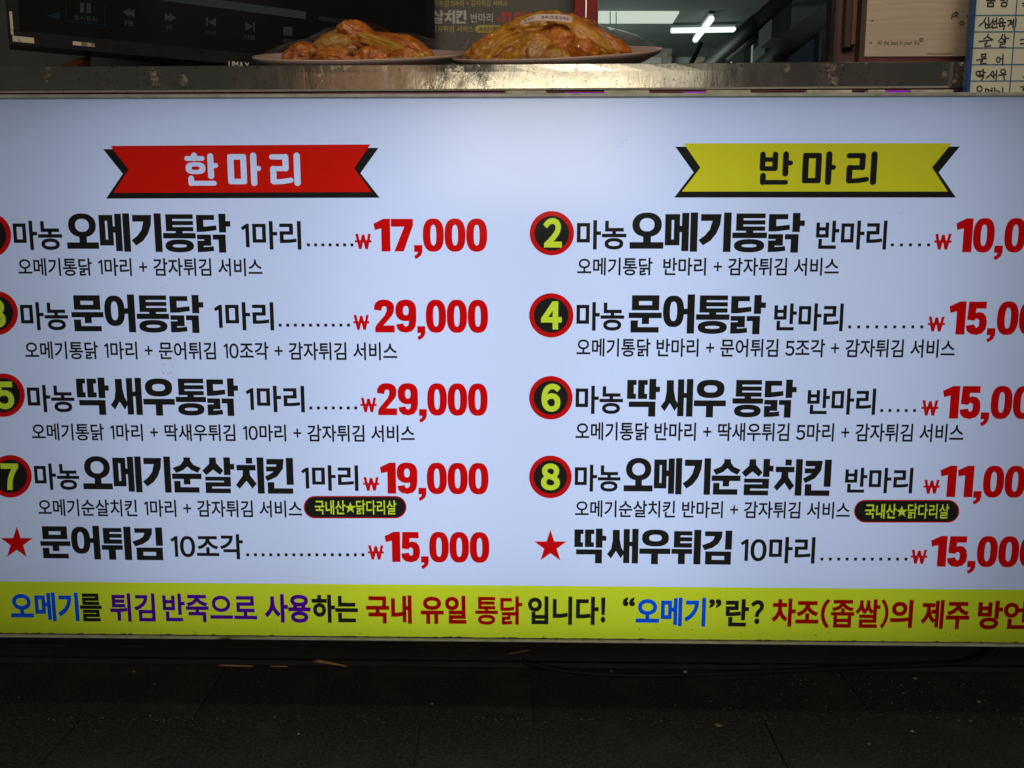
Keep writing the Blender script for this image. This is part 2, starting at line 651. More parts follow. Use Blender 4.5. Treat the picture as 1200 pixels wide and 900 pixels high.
def EL(cx, cy, rx, ry, n=2.0, seg=28):
    pts = []
    for k in range(seg):
        t = 2 * math.pi * k / seg
        c, s = math.cos(t), math.sin(t)
        pts.append((cx + rx * math.copysign(abs(c) ** (2 / n), c), cy + ry * math.copysign(abs(s) ** (2 / n), s)))
    return pts


def CAP(x0, y0, x1, y1, w):
    """round-ended stroke of width w"""
    a = math.atan2(y1 - y0, x1 - x0)
    r = w / 2
    pts = []
    for k in range(9):
        t = a + math.pi / 2 + math.pi * k / 8
        pts.append((x0 + r * math.cos(t), y0 + r * math.sin(t)))
    for k in range(9):
        t = a - math.pi / 2 + math.pi * k / 8
        pts.append((x1 + r * math.cos(t), y1 + r * math.sin(t)))
    return pts


def PL(points, w):
    return [CAP(*points[i], *points[i + 1], w) for i in range(len(points) - 1)]


def STAR(cx, cy, r):
    return [(cx + (r if k % 2 == 0 else r * 0.39) * math.sin(math.pi * k / 5),
             cy - (r if k % 2 == 0 else r * 0.39) * math.cos(math.pi * k / 5)) for k in range(10)]


# ------------------------------------------------------------------ glyphs
# text glyphs of the built-in interface typeface, thickened by moving the outlines out
_raw = {}


def raw_loops(ch):
    if ch in _raw:
        return _raw[ch]
    cu = bpy.data.curves.new('glyph', 'FONT')
    cu.body = ch
    ob = bpy.data.objects.new('glyph', cu)
    COL.objects.link(ob)
    bpy.context.view_layer.update()
    c2 = ob.to_curve(bpy.context.evaluated_depsgraph_get())
    loops = []
    for sp in c2.splines:
        bp = sp.bezier_points
        n = len(bp)
        pts = []
        for i in range(n):
            a, b = bp[i], bp[(i + 1) % n]
            p0, p1, p2, p3 = (np.array(q[:2]) for q in (a.co, a.handle_right, b.handle_left, b.co))
            ch_ = p3 - p0
            dev = max(abs(np.cross(ch_, p1 - p0)), abs(np.cross(ch_, p2 - p0))) / (np.linalg.norm(ch_) + 1e-9)
            k = 1 if dev < 0.002 else 5
            for j in range(k):
                t = j / k
                pts.append((1 - t) ** 3 * p0 + 3 * (1 - t) ** 2 * t * p1 + 3 * (1 - t) * t * t * p2 + t ** 3 * p3)
        clean = [pts[0]]
        for p in pts[1:]:
            if np.linalg.norm(p - clean[-1]) > 1e-4:
                clean.append(p)
        if np.linalg.norm(clean[0] - clean[-1]) < 1e-4:
            clean.pop()
        if len(clean) > 2:
            loops.append(np.array(clean))
    ob.to_curve_clear()
    bpy.data.objects.remove(ob)
    bpy.data.curves.remove(cu)
    _raw[ch] = loops
    return loops


def offset_loop(lp, d):
    n = len(lp)
    out = []
    for i in range(n):
        p, a, b = lp[i], lp[i - 1], lp[(i + 1) % n]
        e1 = (p - a) / np.linalg.norm(p - a)
        e2 = (b - p) / np.linalg.norm(b - p)
        n1 = np.array([e1[1], -e1[0]])
        n2 = np.array([e2[1], -e2[0]])
        k = 1 + n1 @ n2
        mv = (n1 + n2) / max(k, 0.45)
        out.append(p + mv * d)
    return np.array(out)


_glyph = {}
FULL = {c: chr(ord(c) + 0xFEE0) for c in '0123456789!?()+,:/'}
FULL['₩'] = '￦'


def glyph(ch, w):
    """(V, T, left, advance) with y up, em about 1"""
    key = (ch, w)
    if key in _glyph:
        return _glyph[key]
    lat = ch.isascii() and ch not in FULL
    loops = raw_loops(FULL.get(ch, ch))
    if ch == '1':
        t = 0.078
        loops = [np.array([(.15, 0.0), (.15 + t, 0.0), (.15 + t, .735), (.15 + t * .25, .735), (0.0, .625), (.036, .572), (.15, .640)])]
    if ch == '+':
        w += 0.034
    if w:
        # outer contours turn one way, holes the other: find the way by the biggest one
        big = max(loops, key=lambda l: np.ptp(l[:, 0]) * np.ptp(l[:, 1]))
        x, y = big[:, 0], big[:, 1]
        sgn = 1 if (x * np.roll(y, -1) - np.roll(x, -1) * y).sum() > 0 else -1
        loops = [offset_loop(l, w * sgn) for l in loops]
    V, T = tri_nonzero(loops)
    used = V[np.unique(T)]
    x0, x1 = used[:, 0].min(), used[:, 0].max()
    if '가' <= ch <= '힣':
        left, adv = 0.0, HADV
    elif lat:
        left, adv = x0 - 0.04, x1 - x0 + 0.08
    elif ch == '1':
        left, adv = x0 - 0.08, x1 - x0 + 0.13
    elif ch == '+':
        left, adv = x0 + 0.10, x1 - x0 - 0.20
        V = V.copy()
        cx, cy = (x0 + x1) / 2, V[:, 1].mean()
        V = np.stack([cx + (V[:, 0] - cx) * 0.60, cy + (V[:, 1] - cy) * 0.60], 1)
    else:
        left, adv = x0 - 0.03, x1 - x0 + 0.06
    _glyph[key] = (V, T, left, adv)
    return _glyph[key]


_a = raw_loops('오')
_b = raw_loops('오오')
HADV = max(l[:, 0].max() for l in _b) - max(l[:, 0].max() for l in _a)


def run(text, w=0.0, space=0.28, track=0.0):
    VV, TT = [], []
    x = 0.0
    n = 0
    for ch in text:
        if ch == ' ':
            x += space
            continue
        V, T, left, adv = glyph(ch, w)
        VV.append(V + np.array([x - left, 0]))
        TT.append(T + n)
        n += len(V)
        x += adv + track
    return np.concatenate(VV), np.concatenate(TT)


# heavy hand-cut display letters (traced in a pixel grid, y down); value: (left, right, ops)
def P(*a):
    return [(a[i], a[i + 1]) for i in range(0, len(a), 2)]


HV = {
    '문': (78, 320, 35, 342, [(1, R(100, 42, 300, 158)), (-1, R(152, 87, 247, 118)), (1, R(78, 176, 320, 219)), (1, R(175, 200, 228, 265)),
                            (1, R(93, 236, 147, 330)), (1, R(93, 288, 300, 331))]),
    '어': (348, 580, 35, 342, [(1, EL(424, 166, 77, 122, 2.5)), (-1, EL(424, 166, 26, 75, 2.6)), (1, R(490, 145, 530, 190)), (1, R(524, 35, 578, 338))]),
    '통': (618, 862, 35, 342, [(1, R(642, 42, 847, 175)), (-1, R(693, 79, 860, 94)), (-1, R(693, 127, 860, 141)), (1, R(713, 170, 765, 195)),
                            (1, R(618, 188, 862, 231)), (1, EL(739, 289, 107, 51, 2.4)), (-1, EL(739, 289, 53, 12, 2.4))]),
    '닭': (893, 1146, 35, 342, [(1, R(893, 47, 946, 180)), (1, R(893, 47, 1028, 87)), (1, P(893, 140, 960, 137, 1040, 128, 1043, 166, 960, 178, 893, 180)),
                             (1, R(1060, 38, 1113, 184)), (1, R(1100, 95, 1146, 138)),
                             (1, R(893, 200, 998, 288)), (-1, R(880, 238, 945, 248)), (1, P(893, 270, 940, 270, 940, 298, 975, 296, 1013, 290, 1018, 328, 960, 336, 893, 338)),
                             (-1, P(940, 288, 1000, 288, 1000, 293, 975, 296, 940, 298)),
                             (1, R(1010, 200, 1107, 240)), (1, R(1053, 200, 1107, 342))]),
    '오': (28, 184, 10, 210, [(1, EL(107, 71, 68, 61, 2.2)), (-1, EL(107, 71, 34, 33, 2.2)), (1, R(90, 122, 126, 165)), (1, R(28, 158, 184, 191))]),
    '메': (190, 340, 10, 210, [(1, R(190, 18, 258, 174)), (-1, R(220, 48, 231, 144)), (1, R(250, 76, 275, 108)), (1, R(267, 12, 300, 203)), (1, R(306, 10, 340, 206))]),
    '기': (352, 500, 10, 210, [(1, P(360, 18, 454, 18, 449, 70, 432, 116, 407, 150, 372, 174, 351, 147, 380, 124, 402, 94, 413, 52, 360, 52)), (1, R(465, 10, 500, 207))]),
    '순': (513, 668, 10, 210, [(1, P(577, 14, 612, 14, 613, 32, 630, 55, 667, 71, 650, 98, 615, 82, 596, 63, 574, 83, 536, 99, 519, 72, 560, 55, 577, 32)),
                            (1, R(513, 102, 668, 132)), (1, R(573, 125, 608, 161)), (1, R(522, 142, 556, 206)), (1, R(522, 176, 654, 206))]),
    '살': (670, 838, 10, 210, [(1, P(709, 14, 743, 14, 745, 45, 780, 84, 762, 108, 727, 80, 690, 110, 669, 86, 707, 48)), (1, R(783, 12, 818, 109)), (1, R(810, 48, 838, 79)),
                            (1, R(683, 118, 817, 172)), (-1, R(670, 140, 781, 148)), (1, R(683, 148, 717, 208)), (1, R(683, 182, 815, 208))]),
    '치': (832, 980, 10, 210, [(1, R(888, 14, 922, 46)), (1, R(838, 53, 938, 83)), (1, P(870, 80, 906, 80, 908, 110, 941, 155, 917, 182, 888, 140, 850, 183, 831, 163, 868, 112)),
                            (1, R(945, 12, 981, 209))]),
    '킨': (998, 1148, 10, 210, [(1, P(1008, 20, 1099, 20, 1093, 72, 1062, 115, 1010, 141, 997, 116, 1030, 98, 1050, 82, 1060, 50, 1008, 50)), (1, R(1005, 61, 1075, 88)),
                             (1, R(1110, 14, 1147, 160)), (1, R(1010, 146, 1045, 209)), (1, R(1010, 179, 1143, 209))]),
    '딱': (48, 260, 57, 305, [(1, R(48, 65, 91, 188)), (1, R(48, 65, 108, 97)), (1, R(48, 154, 106, 188)), (1, R(118, 65, 161, 188)), (1, R(118, 65, 180, 97)), (1, R(118, 154, 178, 188)),
                            (1, R(190, 58, 235, 192)), (1, R(225, 108, 260, 143)), (1, R(60, 204, 233, 240)), (1, R(187, 204, 233, 302))]),
    '새': (266, 472, 57, 305, [(1, P(301, 66, 347, 66, 348, 130, 360, 190, 380, 226, 356, 266, 324, 214, 291, 267, 265, 236, 292, 198, 301, 140)), (1, R(373, 60, 414, 299)),
                            (1, R(405, 148, 440, 180)), (1, R(430, 58, 472, 301))]),
    '우': (500, 706, 57, 305, [(1, EL(605, 121, 89, 59, 2.5)), (-1, EL(605, 121, 42, 23, 2.5)), (1, R(500, 195, 706, 233)), (1, R(579, 225, 625, 305))]),
    '튀': (728, 922, 57, 305, [(1, R(742, 72, 863, 187)), (-1, R(785, 102, 880, 114)), (-1, R(785, 143, 880, 155)), (1, R(728, 196, 865, 231)), (1, R(772, 225, 818, 303)), (1, R(875, 62, 922, 304))]),
    '김': (955, 1152, 57, 305, [(1, P(972, 72, 1087, 72, 1085, 115, 1062, 158, 1025, 186, 972, 205, 954, 170, 1004, 150, 1026, 134, 1037, 106, 972, 106)), (1, R(1107, 66, 1152, 199)),
                             (1, R(978, 212, 1149, 304)), (-1, R(1022, 244, 1104, 271))]),
    # price figures
    '0': (615, 766, 72, 330, [(1, EL(690, 201, 76, 129, 2.5, 36)), (-1, EL(690, 201, 21, 80, 2.6))]),
    '2': (188, 344, 72, 330, [(1, P(190, 152, 192, 120, 205, 95, 230, 77, 262, 72, 300, 77, 328, 95, 341, 125, 339, 165, 325, 196, 300, 226, 258, 273, 343, 273, 343, 328, 196, 328, 196, 290,
                                   210, 265, 270, 193, 284, 160, 284, 135, 276, 126, 263, 124, 251, 132, 245, 160))]),
    '9': (368, 525, 72, 330, [(1, EL(446, 156, 78, 84, 2.4)), (1, P(524, 150, 524, 235, 515, 285, 490, 318, 447, 330, 405, 322, 381, 300, 372, 265, 426, 256, 432, 274, 447, 282, 464, 270, 470, 225, 470, 160)),
                            (-1, EL(446, 158, 21, 36, 2.4))]),
    '1': (300, 420, 72, 330, [(1, P(300, 112, 372, 74, 420, 74, 420, 328, 355, 328, 355, 150, 309, 162))]),
    '7': (300, 460, 72, 330, [(1, P(300, 75, 460, 75, 460, 125, 390, 328, 322, 328, 396, 136, 300, 136))]),
    '5': (300, 448, 72, 330, [(1, P(312, 75, 438, 75, 438, 128, 368, 128, 365, 160, 388, 154, 420, 163, 441, 192, 448, 235, 443, 285, 420, 317, 378, 331, 335, 323, 308, 298, 300, 258, 360, 249, 366, 268,
                                   377, 275, 391, 264, 393, 222, 383, 206, 366, 208, 360, 222, 306, 214))]),
    ',': (537, 597, 72, 330, [(1, P(537, 278, 597, 278, 597, 332, 586, 360, 562, 381, 545, 386, 537, 362, 556, 350, 563, 332, 537, 332))]),
}
# round-ended banner letters
RD = {
    '한': (112, 372, 92, 353, PL([(188, 112), (188, 136)], 46) + PL([(130, 136), (250, 136)], 37) + PL([(313, 118), (313, 276)], 47) + PL([(315, 192), (352, 192)], 38)
          + PL([(157, 294), (157, 333)], 44) + PL([(157, 333), (335, 333)], 38)),
    '마': (445, 705, 92, 353, PL([(646, 116), (646, 330)], 48) + PL([(650, 216), (682, 216)], 40)),
    '리': (775, 1012, 92, 353, PL([(795, 126), (898, 126)], 41) + PL([(898, 126), (898, 216)], 46) + PL([(898, 218), (805, 218)], 38) + PL([(803, 219), (803, 318)], 46)
          + PL([(803, 322), (870, 319), (935, 308)], 39) + PL([(985, 116), (985, 330)], 48)),
    '반': (133, 392, 82, 343, PL([(155, 108), (155, 215)], 44) + PL([(252, 108), (252, 215)], 44) + PL([(155, 147), (252, 147)], 36) + PL([(153, 217), (254, 217)], 38)
          + PL([(334, 106), (334, 256)], 46) + PL([(338, 173), (372, 173)], 38) + PL([(162, 272), (162, 322)], 46) + PL([(162, 323), (340, 323)], 37)),
}
_hv = {}


def heavy(ch):
    if ch not in _hv:
        if ch in HV:
            x0, x1, y0, y1, ops = HV[ch]
        else:
            x0, x1, y0, y1, loops = RD[ch[1]]
            ops = [(1, l) for l in loops]
            if ch[1] == '한':
                ops += [(1, EL(195, 213, 76, 47, 2.8)), (-1, EL(195, 213, 31, 14, 2.8))]
            if ch[1] == '마':
                ops += [(1, EL(518, 222, 73, 118, 12, 40)), (-1, R(493, 147, 545, 298))]
        V, T = tri_ops(ops)
        h = y1 - y0
        V = np.stack([(V[:, 0] - x0) / h, (y1 - V[:, 1]) / h], 1)
        _hv[ch] = (V, T, (x1 - x0) / h)
    return _hv[ch]


def heavy_run(text, gap=0.045):
    VV, TT, x, n = [], [], 0.0, 0
    for ch in text:
        if ch == ' ':
            x += 0.14
            continue
        V, T, w = heavy(ch)
        VV.append(V + np.array([x, 0]))
        TT.append(T + n)
        n += len(V)
        x += w + gap * (0.35 if ch in '0123456789,' else 1)
    return np.concatenate(VV), np.concatenate(TT)


def place(VT, x0, x1, y0, y1, unit_y=False, proj=at):
    """fit a flat shape into the box of photo pixels x0..x1, y0..y1 on the sign plane -> (V in metres X,Z ; T)"""
    V, T = VT
    used = V[np.unique(T)]
    a, b = used.min(0), used.max(0)
    if unit_y:
        a[1], b[1] = 0.0, 1.0
    ym, xm = (y0 + y1) / 2, (x0 + x1) / 2
    X0, X1 = proj(x0, ym).x, proj(x1, ym).x
    Zt, Zb = proj(xm, y0).z, proj(xm, y1).z
    q = (V - a) / (b - a)
    return np.stack([X0 + q[:, 0] * (X1 - X0), Zb + q[:, 1] * (Zt - Zb)], 1), T


FILM_Y = -0.0006


def sheet(name, VTs, mat, parent, y=FILM_Y):
    VV, TT, n = [], [], 0
    if isinstance(VTs, tuple):
        VTs = [VTs]
    for V, T in VTs:
        VV.append(V)
        TT.append(T + n)
        n += len(V)
    V = np.concatenate(VV)
    T = np.concatenate(TT)
    keep = np.unique(T)
    mp = -np.ones(len(V), int)
    mp[keep] = np.arange(len(keep))
    V = V[keep]
    T = mp[T]
    a = np.cross(V[T[:, 1]] - V[T[:, 0]], V[T[:, 2]] - V[T[:, 0]])
    T[a < 0] = T[a < 0][:, ::-1]      # counter-clockwise in (X, Z) faces the street
    return mesh_obj(name, [(x, y, z) for x, z in V], [tuple(int(i) for i in t) for t in T], mat, parent)


# ================================================================== SETTING
# ground: dirt-filled joints with stone slabs laid on it
ground = structure(box('ground', -8, 8, -8, 9, -0.06, -0.0035, 'joint_dirt'))
JY = at_z(600, 844, 0).y
rot = math.atan2(at_z(1100, 843.5, 0).y - at_z(100, 843.5, 0).y, at_z(1100, 843.5, 0).x - at_z(100, 843.5, 0).x)
pw = 0.445
gap = 0.0012
xa = at_z(906, 858, 0).x
xb = at_z(1012, 830, 0).x


def slab_mesh(w, d, sd):
    rr = random.Random(sd)
    n, mth = 10, 10
    v, f = [], []
    # top grid with a slightly worn rim, then skirt
    for j in range(mth + 1):
        for i in range(n + 1):
            x, y = -w / 2 + w * i / n, -d / 2 + d * j / mth
            e = min(i, n - i, j, mth - j)
            z = -0.0002 if e == 0 else 0.0
            z += 0.0006 * noise.noise(Vector((x * 9 + sd, y * 9, sd * 1.7)))
            if e == 0:
                x += rr.uniform(-0.0009, 0.0009)
                y += rr.uniform(-0.0009, 0.0009)
            v.append((x, y, z))
    for j in range(mth):
        for i in range(n):
            a = j * (n + 1) + i
            f.append((a, a + 1, a + n + 2, a + n + 1))
    ring = [i for i in range(n + 1)] + [(n + 1) * j + n for j in range(1, mth + 1)] + [(n + 1) * mth + i for i in range(n - 1, -1, -1)] + [(n + 1) * j for j in range(mth - 1, 0, -1)]
    k = len(v)
    v += [v[i] for i in ring]
    k2 = len(v)
    v += [(v[i][0], v[i][1], -0.012) for i in ring]
    for q in range(len(ring)):
        q2 = (q + 1) % len(ring)
        f.append((k + q2, k + q, k2 + q, k2 + q2))
    me = bpy.data.meshes.new('paving_slab')
    me.from_pydata(v, [], f)
    me.materials.append(MATS['slab_stone'])
    me.polygons.foreach_set('use_smooth', [True] * len(me.polygons))
    return me


slab_meshes = [slab_mesh(pw - gap, pw - gap, s) for s in range(4)]
for row in range(-3, 1):
    x_off = xa if row % 2 else xb
    for k in range(-4, 4):
        me = slab_meshes[(row * 3 + k * 5) % 4]
        o = bpy.data.objects.new('paving_slab', me)
        COL.objects.link(o)
        lx = x_off + pw / 2 + (k - 0) * pw
        ly = JY + pw * (row + 0.5)
        o.location = (lx, ly + (lx) * math.tan(rot), 0.0)
        o.rotation_euler = (0, 0, rot)
        o.parent = ground

# ================================================================== LIGHT BOX SIGN
SX0, SX1 = -0.86, 0.84
ZT = at(600, 115.2).z
ZB = at(600, 748.0).z
sign = empty('lightbox_sign', (0, 0.06, ZB), 'wide back-lit white menu sign with red prices and a lime band', 'sign')
face = mesh_obj('sign_face', [(SX0, 0, ZB - .004), (SX1, 0, ZB - .004), (SX1, 0, ZT + .004), (SX0, 0, ZT + .004)], [(0, 1, 2, 3)], 'sign_sheet', sign)
zr = at(600, 109.2, -0.008).z
zl = at(600, 753.0, -0.008).z
box('frame_rail', SX0 - .008, SX1 + .008, -0.008, 0.02, ZT, zr, 'aluminium', sign, 0.0008)
box('frame_rail', SX0 - .008, SX1 + .008, -0.008, 0.02, zl, ZB, 'aluminium', sign, 0.0008)
box('frame_rail', SX0 - .008, SX0, -0.0078, 0.02, ZB + 1e-4, ZT - 1e-4, 'aluminium', sign)
box('frame_rail', SX1, SX1 + .008, -0.0078, 0.02, ZB + 1e-4, ZT - 1e-4, 'aluminium', sign)
# box behind the face: back and four sides, open at the front
by = 0.128
box('box_back', SX0, SX1, by, by + .004, zl + .002, zr - .002, 'box_inner', sign)
box('box_side', SX0, SX1, 0.0202, by, zr - .004, zr - .001, 'box_inner', sign)
box('box_side', SX0, SX1, 0.0202, by, zl + .001, zl + .004, 'box_inner', sign)
box('box_side', SX0 - .004, SX0 - .001, 0.0202, by, zl + .004, zr - .004, 'box_inner', sign)
box('box_side', SX1 + .001, SX1 + .004, 0.0202, by, zl + .004, zr - .004, 'box_inner', sign)
# ragged grime along the lower edge of the sheet
gv, gf = [], []
rr = random.Random(3)
ng = 420
for i in range(ng + 1):
    x = SX0 + (SX1 - SX0) * i / ng
    h = 0.0012 + max(0, noise.noise(Vector((x * 40, 3, 0)))) * 0.0006 + (rr.random() ** 8) * 0.0016
    gv += [(x, -0.0011, ZB - .001), (x, -0.0011, ZB + h)]
    if i:
        k = 2 * i
        gf.append((k - 2, k, k + 1, k - 1))
mesh_obj('edge_grime', gv, gf, 'grime', sign)


def pr(name, VT, box_, mat, unit=False):
    return sheet(name, place(VT, *box_, unit_y=unit), mat, face)


def dots(x0, x1, n, y):
    sh = []
    for k in range(n):
        x = x0 + (x1 - x0) * k / (n - 1)
        a, b = at(x - 1.75, y), at(x + 1.75, y)
        t, u = at(x, y - 1.75), at(x, y + 1.75)
        sh.append((np.array([(a.x, u.z), (b.x, u.z), (b.x, t.z), (a.x, t.z)]), np.array([(0, 1, 2), (0, 2, 3)])))
    sheet('dotted_leader', sh, 'print_black', face)


MED = 0.025     # thickening of medium letters
LIGHT = 0.0
rows = [
    # brand prefix box, name text, name box, portion text, box, dots, won box, price text, price box, description, box
    ((16, 73, 258.5, 293), '오메기통닭', (78, 270.5, 250, 296), '1마리', (282.5, 353, 259, 292.5), (361.5, 412.5, 7, 287), (416, 435.5, 274, 292), '17,000', (438, 571, 256, 295),
     '오메기통닭 1마리 + 감자튀김 서비스', (21.5, 307.5, 302.5, 323.5)),
    ((24.5, 80, 354, 387), '문어통닭', (84, 239, 345, 390), '1마리', (251, 321, 354, 387), (328.5, 408.5, 10, 381), (414, 433, 369, 386.5), '29,000', (438.5, 572, 351, 390),
     '오메기통닭 1마리 + 문어튀김 10조각 + 감자튀김 서비스', (29.5, 465.5, 400.5, 421.5)),
    ((32.5, 87.5, 451, 483), '딱새우통닭', (90.5, 279.5, 442.5, 487), '1마리', (288, 357, 452, 483), (364.5, 417, 7, 478), (422.5, 441.5, 466, 483), '29,000', (442, 571.5, 449, 487),
     '오메기통닭 1마리 + 딱새우튀김 10마리 + 감자튀김 서비스', (37.5, 486, 497, 517)),
    ((40.7, 93, 543, 574), '오메기순살치킨', (97, 344, 535, 578), '1마리', (353, 420, 545, 575), None, (425.5, 444.5, 559, 575), '19,000', (445.5, 572.5, 542, 579),
     '오메기순살치킨 1마리 + 감자튀김 서비스', (45, 354, 585.5, 605.5)),
    (None, '문어튀김', (47.5, 191, 616, 656), '10조각', (200, 285, 625.5, 655), (290.5, 425.5, 16, 650), (431, 450, 639, 655.5), '15,000', (451, 573.5, 623, 659), None, None),
    ((676, 734, 258, 292.5), '오메기통닭', (738, 942.5, 249, 296), '반마리', (956, 1039, 258.5, 292.5), (1045.5, 1088, 5, 287), (1094.5, 1115, 274, 292.5), '10,000', (1119.5, 1254, 255.5, 296),
     '오메기통닭  반마리 + 감자튀김 서비스', (676.5, 983, 302, 323)),
    ((675.5, 731.5, 354, 387.5), '문어통닭', (736.7, 897, 345, 391.5), '반마리', (907, 988, 355.5, 388), (995.5, 1080, 9, 383), (1087, 1107, 371, 388.5), '15,000', (1111.5, 1245, 353, 392.5),
     '오메기통닭 반마리 + 문어튀김 5조각 + 감자튀김 서비스', (675.5, 1119, 397, 418.5)),
    ((674.5, 730, 452, 485), '딱새우 통닭', (734.7, 933, 444, 489), '반마리', (946, 1026, 455, 486), (1033, 1071.5, 5, 481), (1079.5, 1099.5, 469, 487), '15,000', (1104, 1238, 452, 491),
     '오메기통닭 반마리 + 딱새우튀김 5마리 + 감자튀김 서비스', (674.5, 1129, 495.5, 517)),
    ((673.5, 727, 544.5, 576), '오메기순살치킨', (731, 973.7, 537, 580.5), '반마리', (990, 1069.5, 548, 578), None, (1082, 1101, 562, 578.5), '11,000', (1101, 1227, 545.5, 583),
     '오메기순살치킨 반마리 + 감자튀김 서비스', (674, 996, 587, 607)),
    (None, '딱새우튀김', (673, 857.5, 619.5, 661), '10마리', (867.5, 955, 629, 660), (963, 1061.5, 11, 655), (1067, 1086.5, 644, 660.5), '15,000', (1090, 1219, 628, 664.5), None, None),
]
for bx, nm, nb, por, pb, dt, wb, price, prb, desc, db in rows:
    if bx:
        pr('house_name', run('마농', MED), bx, 'print_black')
    pr('dish_name', heavy_run(nm, 0.03), nb, 'print_black', True)
    pr('portion_text', run(por, MED), pb, 'print_black')
    if dt:
        dots(*dt)
    pr('won_sign', run('₩', 0.036), wb, 'print_red')
    pr('price_text', heavy_run(price, 0.06), prb, 'print_red', True)
    if desc:
        pr('description_text', run(desc, 0.019), db, 'print_black')


def pix_loop(pts):
    return [(at(x, y).x, at(x, y).z) for x, y in pts]


def flat(loop):
    return tri_nonzero([loop])


def grow(loop, k):
    cx = sum(p[0] for p in loop) / len(loop)
    cy = sum(p[1] for p in loop) / len(loop)
    return [(cx + (p[0] - cx) * k, cy + (p[1] - cy) * k) for p in loop]


# number badges: red ring, black disc with the figure left open, lime film under the figure
for n, cx, cy, r, dx0, dx1, dy0, dy1 in ((1, -13.5, 276, 27, -19, -8, 259, 293), (3, -4.5, 367, 26, -15.5, 6.5, 350.5, 384), (5, 4, 463, 25.5, -6, 16.5, 447, 479.5), (7, 12.5, 558, 25, 2, 22.5, 543, 574),
                                         (2, 646.7, 273.3, 26, 636.5, 658.5, 255.5, 290), (4, 646, 369.5, 26, 634, 658.3, 353, 386), (6, 645.5, 466, 25.5, 634.5, 657, 449.5, 482.5),
                                         (8, 645, 558.7, 25, 634, 656.2, 543, 574.5)):
    ring_o = pix_loop(EL(cx, cy, r, r, 2, 48))
    ring_i = pix_loop(EL(cx, cy, r * 0.785, r * 0.785, 2, 48))
    dig = place(run(str(n), 0.045), dx0, dx1, dy0, dy1)
    bd = sheet('number_badge', tri_minus(ring_o, [flat(ring_i)]), 'print_badge_red', face)
    sheet('badge_disc', tri_minus(ring_i, [dig]), 'print_black', face)
    sheet('badge_figure', dig, 'print_lime', face)

# stars
for cx, cy, r in ((20, 636.5, 19.8), (645, 640.5, 19.8)):
    sheet('red_star', tri_nonzero([pix_loop(STAR(cx, cy, r))]), 'print_red', face)

# pills
for x0, x1, y0, y1, tx0, tx1, ty0, ty1 in ((356, 476.5, 581, 607.3, 369, 464.5, 586, 602.8), (1000.5, 1124, 585.5, 612.3, 1013.5, 1112, 590.3, 607.6)):
    def stad(d):
        h = (y1 - y0) / 2 - d
        cy = (y0 + y1) / 2
        a, b = x0 + d + h, x1 - d - h
        return [(a + h * math.cos(t), cy + h * math.sin(t)) for t in np.linspace(math.pi / 2, 3 * math.pi / 2, 14)] + \
               [(b + h * math.cos(t), cy + h * math.sin(t)) for t in np.linspace(-math.pi / 2, math.pi / 2, 14)]
    po, pi_ = pix_loop(stad(0)), pix_loop(stad(1.3))
    sheet('label_pill', tri_minus(po, [flat(pi_)]), 'print_badge_red', face)
    mid = tx0 + (tx1 - tx0) * 0.437
    hw = (tx1 - tx0) * 0.065
    t1 = place(run('국내산', 0.020), tx0, mid - hw, ty0, ty1)
    t2 = place(run('닭다리살', 0.014), mid + hw + .5, tx1, ty0, ty1)
    st = tri_nonzero([pix_loop(STAR(mid, (ty0 + ty1) / 2 + .6, hw + .8))])
    sheet('pill_disc', tri_minus(pi_, [t1, t2, st]), 'print_black', face)
    sheet('pill_lettering', [t1, t2, st], 'print_lime', face)

# banners
for body, shade, words, fmat in (
        ([(129.5, 171), (434, 169.3), (415, 197.3), (435.5, 225), (133, 226), (151, 198.7)],
         [(121, 174.8), (443.7, 173.3), (422.5, 203), (445, 231.7), (124.5, 232.8), (144.2, 203.7)],
         (('한', 216.8, 256), ('마', 267, 306), ('리', 316, 352)), 'print_banner_red'),
        ([(801, 168), (1115, 168), (1092, 196.3), (1110.5, 224.5), (799, 224.5), (820.7, 196.5)],
         [(791.3, 172), (1124.5, 171.8), (1099.7, 202), (1120, 231.5), (790, 231.5), (812.7, 202)],
         (('반', 890, 929), ('마', 940, 979.5), ('리', 991, 1027.5)), 'print_banner_yellow')):
    red = fmat == 'print_banner_red'
    y0, y1 = (178.8, 218) if red else (177.3, 217)
    letters = [place(heavy('r' + c)[:2], a, b, y0, y1) for c, a, b in words]
    bl = pix_loop(body)
    sheet('banner', tri_minus(bl, letters), fmat, face)
    sheet('banner_shadow', tri_minus(pix_loop(shade), [flat(bl)]), 'print_black', face)
    if not red:
        sheet('banner_lettering', letters, 'print_black', face)

